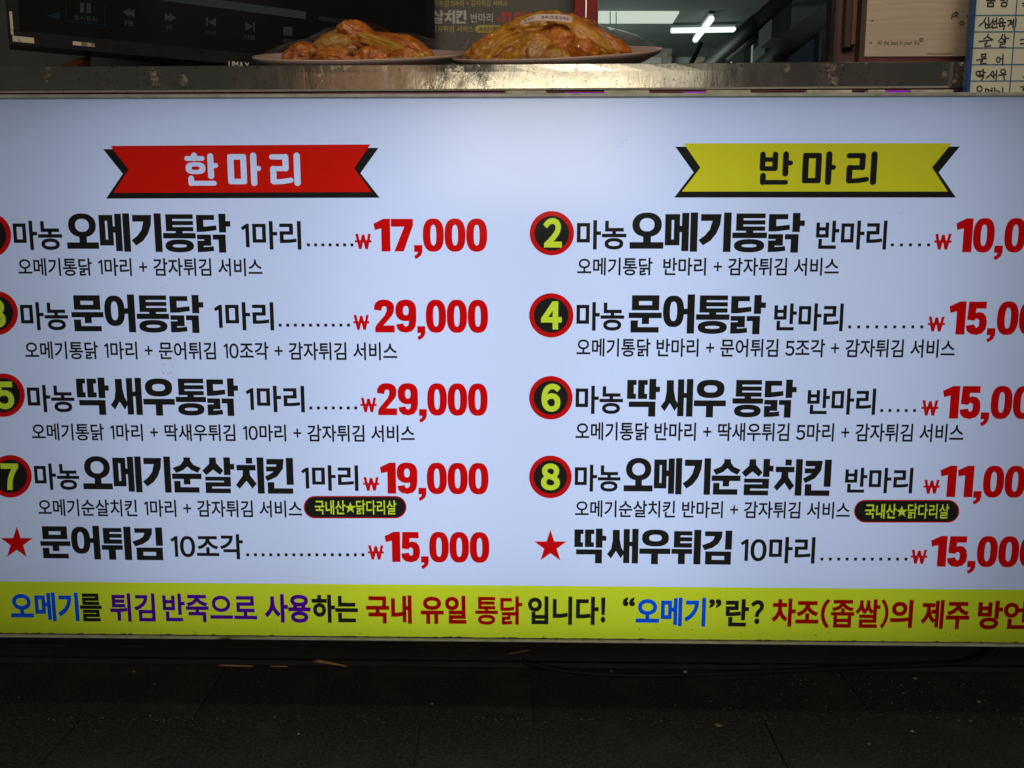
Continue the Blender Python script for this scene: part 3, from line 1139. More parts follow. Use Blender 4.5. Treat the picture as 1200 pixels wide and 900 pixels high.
# lime band with its line of coloured words cut in
ZBAND = at(600, 686).z
words = [('오메기', 12.5, 92.5, 694, 727.5, 'blue'), ('를', 94, 119.5, 695.3, 728, 'black'), ('튀김', 129, 182, 695, 728.3, 'purple'), ('반죽으로', 191, 301, 695.7, 729, 'purple'),
         ('사용', 310, 364, 696, 729.5, 'purple'), ('하는', 365.5, 419.5, 696.8, 729.7, 'black'), ('국내', 429, 482.5, 697.3, 730.5, 'dark_red'), ('유일', 493, 546.5, 697.8, 731, 'dark_red'),
         ('통닭', 557, 612, 698.5, 732, 'dark_red'), ('입니다', 618.7, 701.5, 698.8, 732, 'black'), ('!', 704, 709.5, 700, 729.5, 'black'), ('“', 729.7, 744, 699.5, 710.3, 'black'),
         ('오메기', 745, 827, 700, 733.7, 'blue'), ('”', 831, 845.3, 701.8, 712.3, 'black'), ('란', 850.2, 877.5, 701.8, 734, 'black'), ('?', 879.5, 895, 703, 731.3, 'black'),
         ('차조', 904, 959.5, 701.3, 734.3, 'dark_red'), ('(', 961.7, 972.5, 701.5, 736, 'dark_red'), ('좁쌀', 973.5, 1031, 701.8, 735.5, 'dark_red'), (')', 1031.5, 1041, 701.8, 736, 'dark_red'),
         ('의', 1043, 1069.5, 702.8, 735.7, 'dark_red'), ('제주', 1079, 1136, 703, 737, 'dark_red'), ('방언', 1145.5, 1203.5, 703.8, 737.5, 'dark_red')]
cut = []
for t, x0, x1, y0, y1, c in words:
    if t == '통닭':
        q = place(run(t, 0.024), x0, x1, y0, y1)
    else:
        q = place(run(t, 0.027 if t in ('를', '좁쌀', '튀김', '반죽으로') else 0.035), x0, x1, y0, y1)
    cut.append(q)
    sheet('band_lettering', q, 'print_' + c, face)
sheet('lime_band', tri_minus([(SX0 + .001, ZB - .003), (SX1 - .001, ZB - .003), (SX1 - .001, ZBAND), (SX0 + .001, ZBAND)], cut), 'print_band', face)

# small smear, pink specks and dust on the sheet
def px_union(loops):
    fixed = []
    for lp in loops:
        q = pix_loop(lp)
        a = sum(q[i][0] * q[(i + 1) % len(q)][1] - q[(i + 1) % len(q)][0] * q[i][1] for i in range(len(q)))
        fixed.append(q if a > 0 else q[::-1])
    return tri_nonzero(fixed)


sheet('smear_mark', px_union(PL([(723.5, 172.5), (727, 169.5), (730, 166.8)], 1.1) + PL([(730, 166.8), (732.5, 164.8)], 2.2) + PL([(732, 164.8), (733.5, 164.3)], 3.0)), 'print_smear', face)
KS_pink = sheet('pink_specks', px_union([EL(x, y, r, r, 2, 8) for x, y, r in ((192.5, 427, .9), (192, 437, 1.0), (197, 438, .8), (200.5, 437, .9), (203, 429, .7), (204, 421.5, .6), (189.5, 337, .7), (155, 338, .5), (1055, 249.5, .8))]), 'print_pink', face)
rd = random.Random(21)
KS_dust = sheet('dust_specks', px_union([EL(rd.uniform(5, 1190), rd.uniform(120, 740), .35 + .5 * rd.random() ** 3, .35 + .4 * rd.random() ** 3, 2, 7) for _ in range(70)]), 'print_smear', face, -0.0012)
KS_grim = sheet('grime_specks', px_union([EL(rd.uniform(5, 1190), 743 + rd.uniform(-8, 3), .4 + .4 * rd.random(), .4 + .3 * rd.random(), 2, 7) for _ in range(26)]), 'grime', face, -0.0013)

for o_ in (KS_dust, KS_pink, KS_grim):
    o_['kind'] = 'stuff'

# ================================================================== STEEL COUNTER
CY = 0.045
zt0, zt1 = at(0, 78.6, CY).z, at(1130, 71.8, CY).z
zb0, zb1 = at(0, 109.0, CY).z, at(1130, 104.3, CY).z
tilt = math.atan2(zt1 - zt0, at(1130, 72, CY).x - at(0, 80, CY).x)
ZTOP = (zt0 + zt1) / 2
ZBOT = (zb0 + zb1) / 2
XM = (at(0, 80, CY).x + at(1130, 72, CY).x) / 2


def ctop(x):
    return ZTOP + math.tan(tilt) * (x - XM)


counter = empty('steel_counter', (XM, 0.3, 0), 'worn stainless steel counter top with a grimy front edge', 'counter')
# top: slab with a rolled front lip, subdivided along its length so that the lip can be slightly uneven
prof = [(CY + .75, 0), (CY + .004, 0), (CY + .0007, 0), (CY, -.0006), (CY, -.009), (CY, ZBOT - ZTOP + .003), (CY + .001, ZBOT - ZTOP + .0008), (CY + .004, ZBOT - ZTOP), (CY + .012, ZBOT - ZTOP), (CY + .014, -.006), (CY + .75, -.006)]
v, f = [], []
nx = 60
for i in range(nx + 1):
    x = -1.05 + 2.1 * i / nx
    for y, z in prof:
        wob = 0.0007 * noise.noise(Vector((x * 6, 0, 0.3))) if z < -.002 else 0
        v.append((x, y + wob * (1 if y < CY + .01 else 0), ctop(x) + z + 0.5 * wob))
npf = len(prof)
for i in range(nx):
    for k in range(npf):
        a, b_ = i * npf + k, i * npf + (k + 1) % npf
        f.append((a, a + npf, b_ + npf, b_))
mesh_obj('counter_top', v, f, 'worn_steel', counter)
box('counter_front', -1.0, 1.0, CY + .016, CY + .03, zr + .0015, ZBOT + .012, 'dark_red_board', counter)
box('counter_side', -1.04, -1.02, CY + .1, CY + .7, 0, ZBOT, 'dark_plastic', counter)
box('counter_side', 1.02, 1.04, CY + .1, CY + .7, 0, ZBOT, 'dark_plastic', counter)


def stain(name, px, py, w, h, mat, sd):
    rr = random.Random(sd)
    c = at(px, py, CY)
    n = 40
    pts = []
    for k in range(n):
        t = 2 * math.pi * k / n
        q = .92 + .35 * noise.noise(Vector((math.cos(t) * 2, math.sin(t) * 2, sd * 3.3))) + rr.uniform(-.1, .05)
        a, b = math.cos(t), math.sin(t)
        pts.append((c.x + w / 2 * q * math.copysign(abs(a) ** .6, a), c.z + h / 2 * q * math.copysign(abs(b) ** .6, b)))
    V, T = tri_nonzero([pts])
    sheet(name, (V, T), mat, counter, CY - 0.0016)


for k, (px, py, w, h, mt) in enumerate(((180, 86, .009, .014, 'tape_residue'), (184, 96, .013, .012, 'tape_residue'), (216, 94, .010, .016, 'tape_residue'), (52, 89, .005, .012, 'rust'), (62, 96, .004, .003, 'rust'),
                                        (114, 92, .005, .018, 'rust'), (203, 98, .010, .006, 'rust'), (921, 80, .010, .013, 'tape_residue'), (973, 79, .014, .011, 'tape_residue'), (976, 92, .013, .018, 'tape_residue'),
                                        (1106, 88, .008, .010, 'tape_residue'), (1118, 92, .009, .011, 'tape_residue'), (26, 104, .006, .005, 'rust'), (274, 94, .006, .012, 'rust'), (981, 84, .004, .010, 'rust'))):
    stain('stain', px, py, w, h, mt, k)

# led strip under the lip, and cream foam spacers on the sign frame
strip = empty('led_strip', (0, CY - .004, ZBOT - .004), 'thin purple LED strip tucked under the steel counter edge', 'led strip')
v, f = [], []
zs = lambda x: ctop(x) - ZTOP + ZBOT
for i in range(41):
    x = -0.72 + 1.44 * i / 40
    for y, z in ((CY + .001, -.0008), (CY + .012, -.0008), (CY + .012, -.0022), (CY + .001, -.0022)):
        v.append((x, y, zs(x) + z))
for i in range(40):
    for k in range(4):
        f.append((i * 4 + k, i * 4 + (k + 1) % 4, i * 4 + 4 + (k + 1) % 4, i * 4 + 4 + k))
mesh_obj('strip_tape', v, f, 'dark_red_board', strip)
for px in (58, 172, 345, 455, 552, 690, 830, 1052, 1082, 1190):
    p = at(px, 106, CY)
    z = zs(p.x) - .0022
    w = .030
    v, f = box_geo(p.x - w, p.x + w, CY + .0005, CY + .006, z - .0009, z - .0001)
    mesh_obj('led_chip', v, f, 'led_magenta', strip)
for px0, px1, lab in ((592, 640, 'cream foam spacer under the left end of the second plate'), (708, 761, 'cream foam spacer under the right end of the second plate'),
                      (828, 880, 'cream foam spacer under the ceiling lights seen through the window'), (946, 999, 'cream foam spacer below the maroon door frame'),
                      (1018, 1038, 'short cream foam spacer below the pale wooden board'), (1068, 1118, 'cream foam spacer next to the whiteboard')):
    a, b = at(px0, 107, 0.0), at(px1, 107, 0.0)
    o = box('foam_spacer', a.x, b.x, 0.001, 0.014, zr + .0002, zr + .0042, 'cream_foam', None, .0006)
    tag(o, lab, 'spacer', 'foam spacers on the sign frame')

# ================================================================== WHITEBOARD PRICE LIST (right)
WY = 0.022
wb = empty('whiteboard', at(1170, 108, WY), 'handwritten whiteboard list with a blue frame and grid at the right edge', 'whiteboard')
wl, wr = at(1139, 50, WY).x, at(1139, 50, WY).x + 0.30
wz0, wz1 = zr + .0003, zr + 0.30
box('board_panel', wl, wr, WY, WY + .006, wz0, wz1, 'whiteboard', wb)
box('board_frame', wl - .0035, wl + .0005, WY - .003, WY + .008, wz0, wz1, 'blue_frame', wb)


def wbat(x, y):        # zoomed photo grid -> pixel
    return x / 7.83 + 1100, y / 7.83


def hline(y):
    z = at(1165, y, WY).z
    return R(wl + .0006, z - .0006, wr, z + .0006)


def wloop(lp):
    return [(at(*wbat(*p), WY).x, at(*wbat(*p), WY).z) for p in lp]


for y in (18, 37.3, 56.2, 75.7, 94.9):
    sheet('grid_line', tri_nonzero([hline(y)]), 'blue_line', wb, WY - .0004)
for px in (1187.5,):
    x = at(px, 50, WY).x
    sheet('grid_line', tri_nonzero([R(x - .0006, wz0, x + .0006, wz1)]), 'blue_line', wb, WY - .0007)
sheet('printed_heading', place(run('품 명', 0.02), 1155.5, 1181, -8, 8.5, proj=lambda a, b: at(a, b, WY)), 'marker_ink', wb, WY - .0005)
RING = lambda cx, cy, rx, ry, w=11: PL([(cx + rx * math.cos(t), cy + ry * math.sin(t)) for t in np.linspace(0.4, 6.9, 13)], w)
HW = [
    [[(432, 162), (412, 200), (372, 235)], [(415, 198), (448, 232)], [(456, 158), (459, 240)], [(425, 228), (430, 258), (482, 248)]],
    [[(500, 172), (490, 200), (468, 226)], [(492, 200), (512, 222)], [(506, 197), (530, 191)], [(531, 163), (528, 226)], [(490, 228), (492, 256), (538, 249)]],
    [[(542, 214), (612, 207)], [(562, 214), (556, 236)], [(590, 211), (586, 234)], [(560, 242), (606, 236), (590, 272)]],
    [[(632, 192), (666, 185), (655, 212), (636, 238)], [(660, 205), (684, 201)], [(662, 222), (682, 218)], [(686, 180), (680, 256)], [(710, 174), (704, 230), (690, 277)]],
    [[(456, 312), (440, 340), (413, 357)], [(445, 335), (482, 357)], [(370, 381), (496, 365)], [(440, 374), (440, 402)], [(424, 396), (424, 426), (476, 420)]],
    [[(586, 318), (572, 350), (548, 378)], [(575, 346), (602, 372)], [(604, 318), (612, 382)], [(608, 352), (643, 350)], [(560, 388), (611, 382), (602, 402), (565, 408), (560, 432), (612, 433)]],
    [[(394, 500), (432, 494), (427, 521), (396, 524), (392, 498)], [(346, 552), (437, 534)], [(401, 545), (398, 566)], [(386, 562), (386, 587), (432, 580)]],
    [[(562, 541), (586, 535)], [(589, 498), (585, 597)]],
    [[(375, 652), (342, 660), (344, 690), (374, 690)], [(404, 650), (376, 658), (380, 688), (402, 686)], [(406, 633), (409, 692)], [(408, 665), (428, 664)], [(364, 704), (412, 700), (394, 733)]],
    [[(492, 654), (474, 685), (438, 714)], [(474, 682), (500, 708)], [(503, 660), (505, 716)], [(505, 688), (526, 683)], [(531, 648), (526, 738)]],
    [[(548, 691), (617, 684)], [(596, 690), (601, 732)]],
    [[(430, 812), (430, 850)], [(430, 815), (455, 822), (458, 850)], [(470, 830), (488, 828)], [(488, 808), (488, 850)], [(512, 806), (514, 850)], [(530, 828), (562, 846)], [(586, 806), (588, 850)]],
    [[(748, 366), (800, 358)], [(748, 402), (800, 396)]], [[(752, 800), (792, 792), (770, 830)], [(775, 815), (800, 845)]], [[(775, 708), (800, 700)]], [[(768, 30), (800, 28)], [(772, 52), (800, 52)]],
]
for strokes in HW:
    loops = []
    for s in strokes:
        loops += PL(s, 12.0)
    if strokes[0][0] == (542, 214):
        loops += RING(574, 186, 17, 18)
    if strokes[0][0] == (562, 541):
        loops += RING(546, 548, 16, 24)
    if strokes[0][0] == (548, 691):
        loops += RING(590, 656, 22, 19)
    if strokes[0][0] == (430, 812):
        loops += RING(374, 814, 24, 26)
    # every stroke piece turned the same way so that overlaps add up
    fixed = []
    for lp in loops:
        q = wloop(lp)
        a = sum(q[i][0] * q[(i + 1) % len(q)][1] - q[(i + 1) % len(q)][0] * q[i][1] for i in range(len(q)))
        fixed.append(q if a > 0 else q[::-1])
    sheet('handwriting', tri_nonzero(fixed), 'marker_ink', wb, WY - .0005)
# crinkled clear tape holding the board
for k, (pts, lab) in enumerate((([(1124, 74), (1137, 71), (1136, 81), (1126, 78)], 'shiny scrap of clear tape at the top of the steel edge beside the whiteboard'),
                                ([(1128, 86), (1136, 85), (1135, 99), (1129, 99)], 'lower scrap of clear tape beside the whiteboard frame'))):
    ps = [at(px, py, CY - .006 - .004 * (i % 2)) for i, (px, py) in enumerate(pts)]
    n = 7
    v, f = [], []
    for j in range(n + 1):
        for i in range(n + 1):
            p = ps[0].lerp(ps[1], i / n).lerp(ps[3].lerp(ps[2], i / n), j / n)
            v.append(p + Vector((0, 0.004 * noise.noise(Vector((i * .9, j * .9, k * 7))), 0)))
    for j in range(n):
        for i in range(n):
            a = j * (n + 1) + i
            f.append((a, a + 1, a + n + 2, a + n + 1))
    tag(mesh_obj('tape_scrap', v, f, 'clear_tape', None, False), lab, 'tape', 'clear tape scraps by the whiteboard')

# ================================================================== PALE WOODEN BOARD AND DOOR FRAME
BY = 0.085
bl, br = at(1014.5, 40, BY).x, at(1150, 40, BY).x
bz = at(1070, 66, BY).z
bt = bz + 0.24
wood = empty('wooden_board', ((bl + br) / 2, BY + .01, ctop(br)), 'pale wooden board with small printed flowers leaning behind the counter', 'board')
box('board_panel', bl, br, BY, BY + .016, bz, bt, 'pale_wood', wood)
box('board_trim', bl - .006, br, BY + .002, BY + .02, ctop(bl) + .0004, bz - .0002, 'dark_red_board', wood)
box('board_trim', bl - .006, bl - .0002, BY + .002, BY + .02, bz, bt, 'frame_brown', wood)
pj = lambda a, b: at(a, b, BY)
sheet('printed_motto', place(run('All the best in your life', 0.0, 0.3), 1028, 1077, 47.5, 54, proj=pj), 'board_ink', wood, BY - .0004)


def ploop(loops):
    fixed = []
    for lp in loops:
        q = [(pj(*p).x, pj(*p).z) for p in lp]
        a = sum(q[i][0] * q[(i + 1) % len(q)][1] - q[(i + 1) % len(q)][0] * q[i][1] for i in range(len(q)))
        fixed.append(q if a > 0 else q[::-1])
    return tri_nonzero(fixed)


def flower(cx, cy, r):
    lo = []
    for k in range(6):
        t = k * math.pi / 3
        lo += [CAP(cx + r * .45 * math.cos(t), cy + r * .45 * math.sin(t), cx + r * math.cos(t), cy + r * math.sin(t), .55)]
        lo += [CAP(cx + r * math.cos(t), cy + r * math.sin(t), cx + r * math.cos(t + 1.05), cy + r * math.sin(t + 1.05), .45)]
    return lo


sheet('printed_flower', ploop(flower(1079.5, 46.7, 2.3)), 'board_ink', wood, BY - .0004)
sheet('printed_flower', ploop(flower(1127, 27, 2.8)), 'board_ink', wood, BY - .0004)
sheet('printed_script', ploop(PL([(1115, 22), (1116, 17), (1120, 14), (1123, 16)], 1.1) + PL([(1117, 20), (1121, 17), (1120, 21)], 1.0) + PL([(1119, 14), (1122, 19)], .9)), 'board_ink', wood, BY - .0004)
sheet('printed_script', ploop(PL([(1133, 19), (1137, 18), (1135, 22)], 1.1) + PL([(1138, 16), (1138, 26)], 1.1) + PL([(1134, 24), (1137, 27)], 1.0) + PL([(1135, 31), (1138, 33)], 1.0)), 'board_ink', wood, BY - .0004)
sheet('wood_crack', ploop(PL([(1086, 63), (1100, 63.4), (1116, 63)], .7)), 'board_ink', wood, BY - .0004)
sheet('wood_crack', ploop(PL([(1021, 24.5), (1023, 24)], .9) + PL([(1019, 50.5), (1021.5, 50)], 1.1)), 'board_ink', wood, BY - .0004)

# door frame behind it
DY = 0.62
door = empty('door_frame', at(1000, 70, DY), 'maroon wooden door frame with an orange-brown vertical handle strip', 'door frame')
x0, x1, x2 = at(977, 40, DY).x, at(1017, 40, DY).x, at(981, 40, DY).x
zd0 = 0.0
box('jamb', x2, at(1030, 40, DY).x, DY, DY + .05, zd0, 2.05, 'frame_maroon', door)
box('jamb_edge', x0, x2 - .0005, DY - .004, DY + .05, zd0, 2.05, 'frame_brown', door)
hx0, hx1, hx2 = at(986.5, 30, DY).x, at(994, 30, DY).x, at(1000.5, 30, DY).x
hz = at(993, 57.5, DY).z
box('handle_strip', hx1, hx2, DY - .022, DY - .002, hz + .004, hz + .7, 'frame_orange', door)
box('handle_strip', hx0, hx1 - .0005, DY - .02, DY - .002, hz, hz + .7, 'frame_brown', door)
bx_ = at(1011, 30, DY)
box('jamb_edge', bx_.x, bx_.x + .01, DY - .006, DY - .0005, zd0, 2.05, 'frame_brown', door)

# ================================================================== TELEVISION
T0 = at(13, 52, 0.26)
a = math.radians(32.0)
TX = Vector((math.cos(a), math.sin(a), 0))
TN = Vector((math.sin(a), -math.cos(a), 0))      # towards the viewer
tv = empty('television', T0 + TX * .33, 'glossy black television with a dim media player bar left on the counter', 'television')
TVW, TVH = 0.685, 0.40


def tvp(u, w, d=0.0):          # along width, height, towards viewer
    return T0 + TX * u + Vector((0, 0, w)) + TN * d


def tvbox(name, u0, u1, w0, w1, d0, d1, mat, parent=tv):
    v = [tvp(u, w, d) for w in (w0, w1) for d in (d1, d0) for u in (u0, u1)]
    f = [(0, 2, 3, 1), (4, 5, 7, 6), (0, 1, 5, 4), (2, 6, 7, 3), (0, 4, 6, 2), (1, 3, 7, 5)]
    return mesh_obj(name, v, f, mat, parent)


BZ = 0.013
tvbox('housing', 0.0, TVW, 0.0, TVH, -.045, -.002, 'dark_plastic')
tvbox('bezel', 0, TVW, 0, BZ + .006, -.0018, .006, 'tv_bezel')
tvbox('bezel', 0, TVW, TVH - BZ, TVH, -.0018, .006, 'tv_bezel')
tvbox('bezel', 0, BZ, BZ + .0062, TVH - BZ - .0002, -.0018, .006, 'tv_bezel')
tvbox('bezel', TVW - BZ, TVW, BZ + .0062, TVH - BZ - .0002, -.0018, .006, 'tv_bezel')
scr = tvbox('screen', BZ + .0002, TVW - BZ - .0002, BZ + .0064, TVH - BZ - .0004, -.0017, .001, 'tv_glass')
tvbox('chrome_chip', 0.002, 0.030, 0.003, 0.011, .0062, .0075, 'worn_plate')
tvbox('chrome_chip', 0.082, 0.112, 0.006, 0.0115, .0062, .0072, 'worn_plate')
tvbox('chrome_chip', 0.0005, 0.004, 0.012, 0.045, .0062, .0072, 'worn_plate')
p0 = tvp(0, 0, .0016)


def tvflat(name, loops, mat, depth=.0016, nz=True):
    pp = tvp(0, 0, depth)
    V, T = tri_nonzero(loops)
    pts = [at_plane(x, y, pp, TN) for x, y in V]
    ff = [tuple(int(i) for i in t) for t in T]
    o = mesh_obj(name, pts, ff, mat, scr)
    return o


def tvtext(name, text, x0, x1, yl, yr, h, mat, w=0.0, depth=.0016, par=None):
    V, T = run(text, w)
    us = V[np.unique(T)]
    a_, b_ = us.min(0), us.max(0)
    q = (V - a_) / (b_ - a_)
    pp = tvp(0, 0, depth)
    pts = []
    for u, t in q:
        pts.append(at_plane(x0 + (x1 - x0) * u, yl + (yr - yl) * u + h * (1 - t), pp, TN))
    return mesh_obj(name, pts, [tuple(int(i) for i in t) for t in T], mat, par or scr)


tvflat('progress_bar', [[(170, -12), (358.5, 13.5), (358.5, 22.5), (170, -2)]], 'screen_grey')
tvflat('rewind_icon', [[(143.5, 14), (152, 9.5), (152, 19.5)]], 'screen_grey')
tvflat('rewind_icon', [[(150.5, 14.6), (157.6, 10.4), (157.6, 21)]], 'screen_grey')
tvflat('forward_icon', [[(193, 14.8), (193, 25), (199.8, 20.4)]], 'screen_grey')
tvflat('forward_icon', [[(198.3, 15.2), (198.3, 25.6), (206.8, 21)]], 'screen_grey')
tvflat('previous_icon', [[(241.8, 20), (243.8, 20.2), (243.8, 31), (241.8, 30.8)]], 'screen_grey')
tvflat('previous_icon', [[(244.6, 25.6), (253, 20.6), (253, 31.6)]], 'screen_grey')
tvflat('next_icon', [[(287.5, 25), (287.5, 36.3), (296, 31.2)]], 'screen_grey')
tvflat('next_icon', [[(296.4, 26.5), (298.4, 26.7), (298.4, 37.3), (296.4, 37.1)]], 'screen_grey')
tvflat('stop_icon', [[(332, 31), (342.6, 31.8), (342.6, 42.3), (332, 41.4)]], 'screen_grey')
tvflat('pause_icon', [[(94, 3), (98.5, 3.4), (98.5, 15), (94, 14.6)]], 'screen_grey')
tvflat('pause_icon', [[(101.5, 3.7), (106.5, 4), (106.5, 15.6), (101.5, 15.2)]], 'screen_grey')
for q in ([(77, -3), (78, -3), (78, 24.3), (77, 24.2)], [(122.5, 2), (123.5, 2), (123.5, 30), (122.5, 29.8)], [(77, 23.7), (123.5, 29.2), (123.5, 30.2), (77, 24.7)]):
    tvflat('selection_box', [q], 'screen_blue')
tvflat('play_icon', [[(55, 18), (70, 14), (70, 24)]], 'screen_blue')
tvtext('screen_text', '일시정지', 87, 113, 17, 20, 6, 'screen_dim')
tvtext('screen_text', 'FB', 146.5, 156, 24, 25, 5.5, 'screen_dim')
tvtext('screen_text', 'FF', 195.5, 202, 29.5, 30.2, 5.5, 'screen_dim')
tvtext('screen_text', '이전', 241.5, 253, 35, 36, 5.5, 'screen_dim')
tvtext('screen_text', '다음', 286.5, 299, 40, 41.3, 6, 'screen_dim')
tvtext('screen_text', '정지', 331.5, 342, 45, 46, 5, 'screen_dim')
tvtext('screen_text', '00:00:02 / 00:0', 374, 429, 18.5, 26, 5.5, 'screen_dim')
tvtext('maker_name', 'UMAX', 268, 292.5, 71.3, 73.3, 7, 'logo_silver', 0.012, .0068, tv)
tvbox('stand_neck', 0.24, 0.40, -.034, 0.0, -.05, -.02, 'dark_plastic')
# foot: sloping plate on the counter
fx = at(50, 70, 0.30)
zc = ctop(-.6) + .0003
hy = T0.z - zc
v = [tvp(u, -hy + w, d) for u, w, d in ((.035, 0, .055), (.105, 0, -.02), (.105, 0, -.06), (.03, 0, .02), (.075, hy * .75, .0), (.11, hy * .98, -.025), (.11, hy * .98, -.045), (.072, hy * .75, -.02))]
mesh_obj('stand_foot', v, [(0, 3, 2, 1), (4, 5, 6, 7), (0, 1, 5, 4), (2, 3, 7, 6), (0, 4, 7, 3), (1, 2, 6, 5)], 'tv_foot', tv)
v = [tvp(u + .42, -hy + w, d) for u, w, d in ((.035, 0, .055), (.105, 0, -.02), (.105, 0, -.06), (.03, 0, .02), (.075, hy * .98, .0), (.11, hy * .98, -.025), (.11, hy * .98, -.045), (.072, hy * .98, -.02))]
mesh_obj('stand_foot', v, [(0, 3, 2, 1), (4, 5, 6, 7), (0, 1, 5, 4), (2, 3, 7, 6), (0, 4, 7, 3), (1, 2, 6, 5)], 'tv_foot', tv)

# ================================================================== GREY MENU BOARD ON THE BACK WALL
MY = 0.70
mb = empty('menu_board', at(590, 70, MY), 'dark grey printed menu board behind the plates with yellow and white lines', 'menu board')
mx0, mx1 = at(470, 30, MY).x, at(671.5, 30, MY).x
box('board_panel', mx0, mx1, MY, MY + .01, 0.75, 1.3, 'board_grey', mb)
box('board_edge', mx1 + .0005, mx1 + .004, MY - .002, MY + .01, 0.75, 1.3, 'dark_plastic', mb)
pm = lambda a, b: at(a, b, MY)


def mbt(text, x0, x1, y0, y1, mat, w=0.0, hv=False):
    VT = heavy_run(text, .03) if hv else run(text, w)
    sheet('menu_lettering', place(VT, x0, x1, y0, y1, unit_y=hv, proj=pm), mat, mb, MY - .0006)


mbt('딱새우튀김 5마리 + 감자튀김 서비스', 497, 595, .5, 7.7, 'board_yellow', .012)
mbt('오메기순살치킨', 452, 546.5, 12, 28, 'board_white', 0, True)
mbt('반마리', 551.5, 577.5, 15.5, 26.5, 'board_white', .015)
mbt('₩', 581.5, 588, 20.5, 26.5, 'board_red', .01)
mbt('11,000', 586.5, 626, 14, 27, 'board_red', 0, True)
mbt('반마리 + 감자튀김 서비스', 477, 555, 30.3, 38, 'board_yellow', .012)
pl = []
h = 4.7
for t in np.linspace(math.pi / 2, 3 * math.pi / 2, 10):
    pl.append((561.5 + h * math.cos(t), 34.1 + h * math.sin(t)))
for t in np.linspace(-math.pi / 2, math.pi / 2, 10):
    pl.append((594.5 + h * math.cos(t), 34.1 + h * math.sin(t)))
mbl = lambda lp: [(pm(*p).x, pm(*p).z) for p in lp]
sheet('menu_pill', tri_nonzero([mbl(pl)]), 'board_yellow', mb, MY - .0006)
sheet('menu_lettering', place(run('국내산', .012), 561, 573.5, 31.3, 36.8, proj=pm), 'board_ink', mb, MY - .0012)
sheet('menu_lettering', place(run('닭다리살', .01), 578, 595, 31.3, 36.8, proj=pm), 'board_ink', mb, MY - .0012)
sheet('menu_star', tri_nonzero([mbl(STAR(575.7, 34.2, 2.2))]), 'board_red', mb, MY - .0012)

# dark backing behind the television
bw = box('back_partition', -1.9, mx0 - .002, MY + .02, MY + .05, 0.0, 2.2, 'room_dark')
tag(bw, 'dark partition wall behind the television', 'wall')

# red door post
RY = 0.60
post = empty('red_post', at(685, 70, RY), 'glossy red metal post beside the grey menu board', 'post')
xs = [at(p, 30, RY).x for p in (672.8, 685.6, 687.6, 699.3)]
box('post_half', xs[0], xs[1], RY, RY + .04, 0, 2.2, 'red_paint', post, .001)
box('post_half', xs[2], xs[3], RY, RY + .04, 0, 2.2, 'red_paint', post, .001)
box('steel_seam', xs[1] + .0005, xs[2] - .0005, RY + .002, RY + .03, 0, 2.2, 'steel_line', post)
box('post_edge', xs[3] + .0003, xs[3] + .0025, RY + .001, RY + .04, 0, 2.2, 'dark_plastic', post)

# ================================================================== WINDOW AND THE ROOM BEHIND IT
GX0, GX1 = xs[3] + .003, x0 - .001
win = empty('window', (GX0 / 2 + GX1 / 2, .63, .8), 'large clear window between the red post and the maroon door frame', 'window')
box('pane', GX0, GX1, .63, .634, .70, 2.1, 'window_glass', win)
box('sill', GX0, GX1, .615, .66, .66, .6995, 'dark_plastic', win)

CZ = 2.15
structure(box('ceiling', -3.2, 4.2, .75, 9.5, CZ, CZ + .05, 'ceiling_paint'))
structure(box('wall_back', -3.2, 4.2, 8.2, 8.3, 0, CZ - .001, 'room_dark'))
structure(box('wall_left', -3.25, -3.2, .75, 8.2, 0, CZ - .001, 'room_dark'))
structure(box('wall_right', 4.2, 4.25, .75, 8.2, 0, CZ - .001, 'room_dark'))


def ceil(px, py, dz=0.0):
    return at_z(px, py, CZ - dz)


lp = [ceil(640, 14.5, .012), ceil(796, 14.8, .012), ceil(788, 27.6, .012), ceil(640, 27.6, .012)]
pl_ = empty('panel_light', lp[0].lerp(lp[2], .5), 'long pale panel light in the ceiling behind the window', 'ceiling light')
slab_poly('diffuser', lp, (0, 0, .01), 'ceiling_lamp', pl_)
for px in (715, 722):
    q = [ceil(px - .5, 14.3, .016), ceil(px + .6, 14.3, .016), ceil(px + .6, 27.8, .016), ceil(px - .5, 27.8, .016)]
    slab_poly('divider', q, (0, 0, .003), 'room_dark', pl_)
for (q0, q1), lab in ((((786, 35.8), (862, 34.5)), 'level white tube light crossing the other one behind the window'),
                      (((814.5, 47), (834, 21.5)), 'slanting white tube light crossing the level one behind the window')):
    a_, b_ = ceil(*q0, .05), ceil(*q1, .05)
    t = empty('tube_light', a_.lerp(b_, .5), lab, 'tube light', 'crossed tube lights')
    wd = 0.019 if q0[0] < 800 else 0.022
    d_ = (b_ - a_)
    d_.z = 0
    v, f = tube_geo([a_, a_.lerp(b_, .02), a_.lerp(b_, .5), a_.lerp(b_, .98), b_], [wd * .8, wd, wd, wd, wd * .8], 10)
    if q0[0] < 800:
        # a level tube seen across: wide in depth
        pass
    mesh_obj('tube', v, f, 'tube_lamp', t, True)
    s_ = (b_ - a_).normalized().cross(Vector((0, 0, 1))) * .02
    slab_poly('fitting', [a_ + s_ + Vector((0, 0, .03)), b_ + s_ + Vector((0, 0, .03)), b_ - s_ + Vector((0, 0, .03)), a_ - s_ + Vector((0, 0, .03))], (0, 0, .018), 'room_grey', t)


def panel(name, px0, px1, py0, py1, Y, mat, lab, cat, th=.06, group=None):
    a_, b_ = at(px0, py1, Y), at(px1, py0, Y)
    o = box(name, a_.x, b_.x, Y, Y + th, a_.z, b_.z, mat, None, .004)
    return tag(o, lab, cat, group)


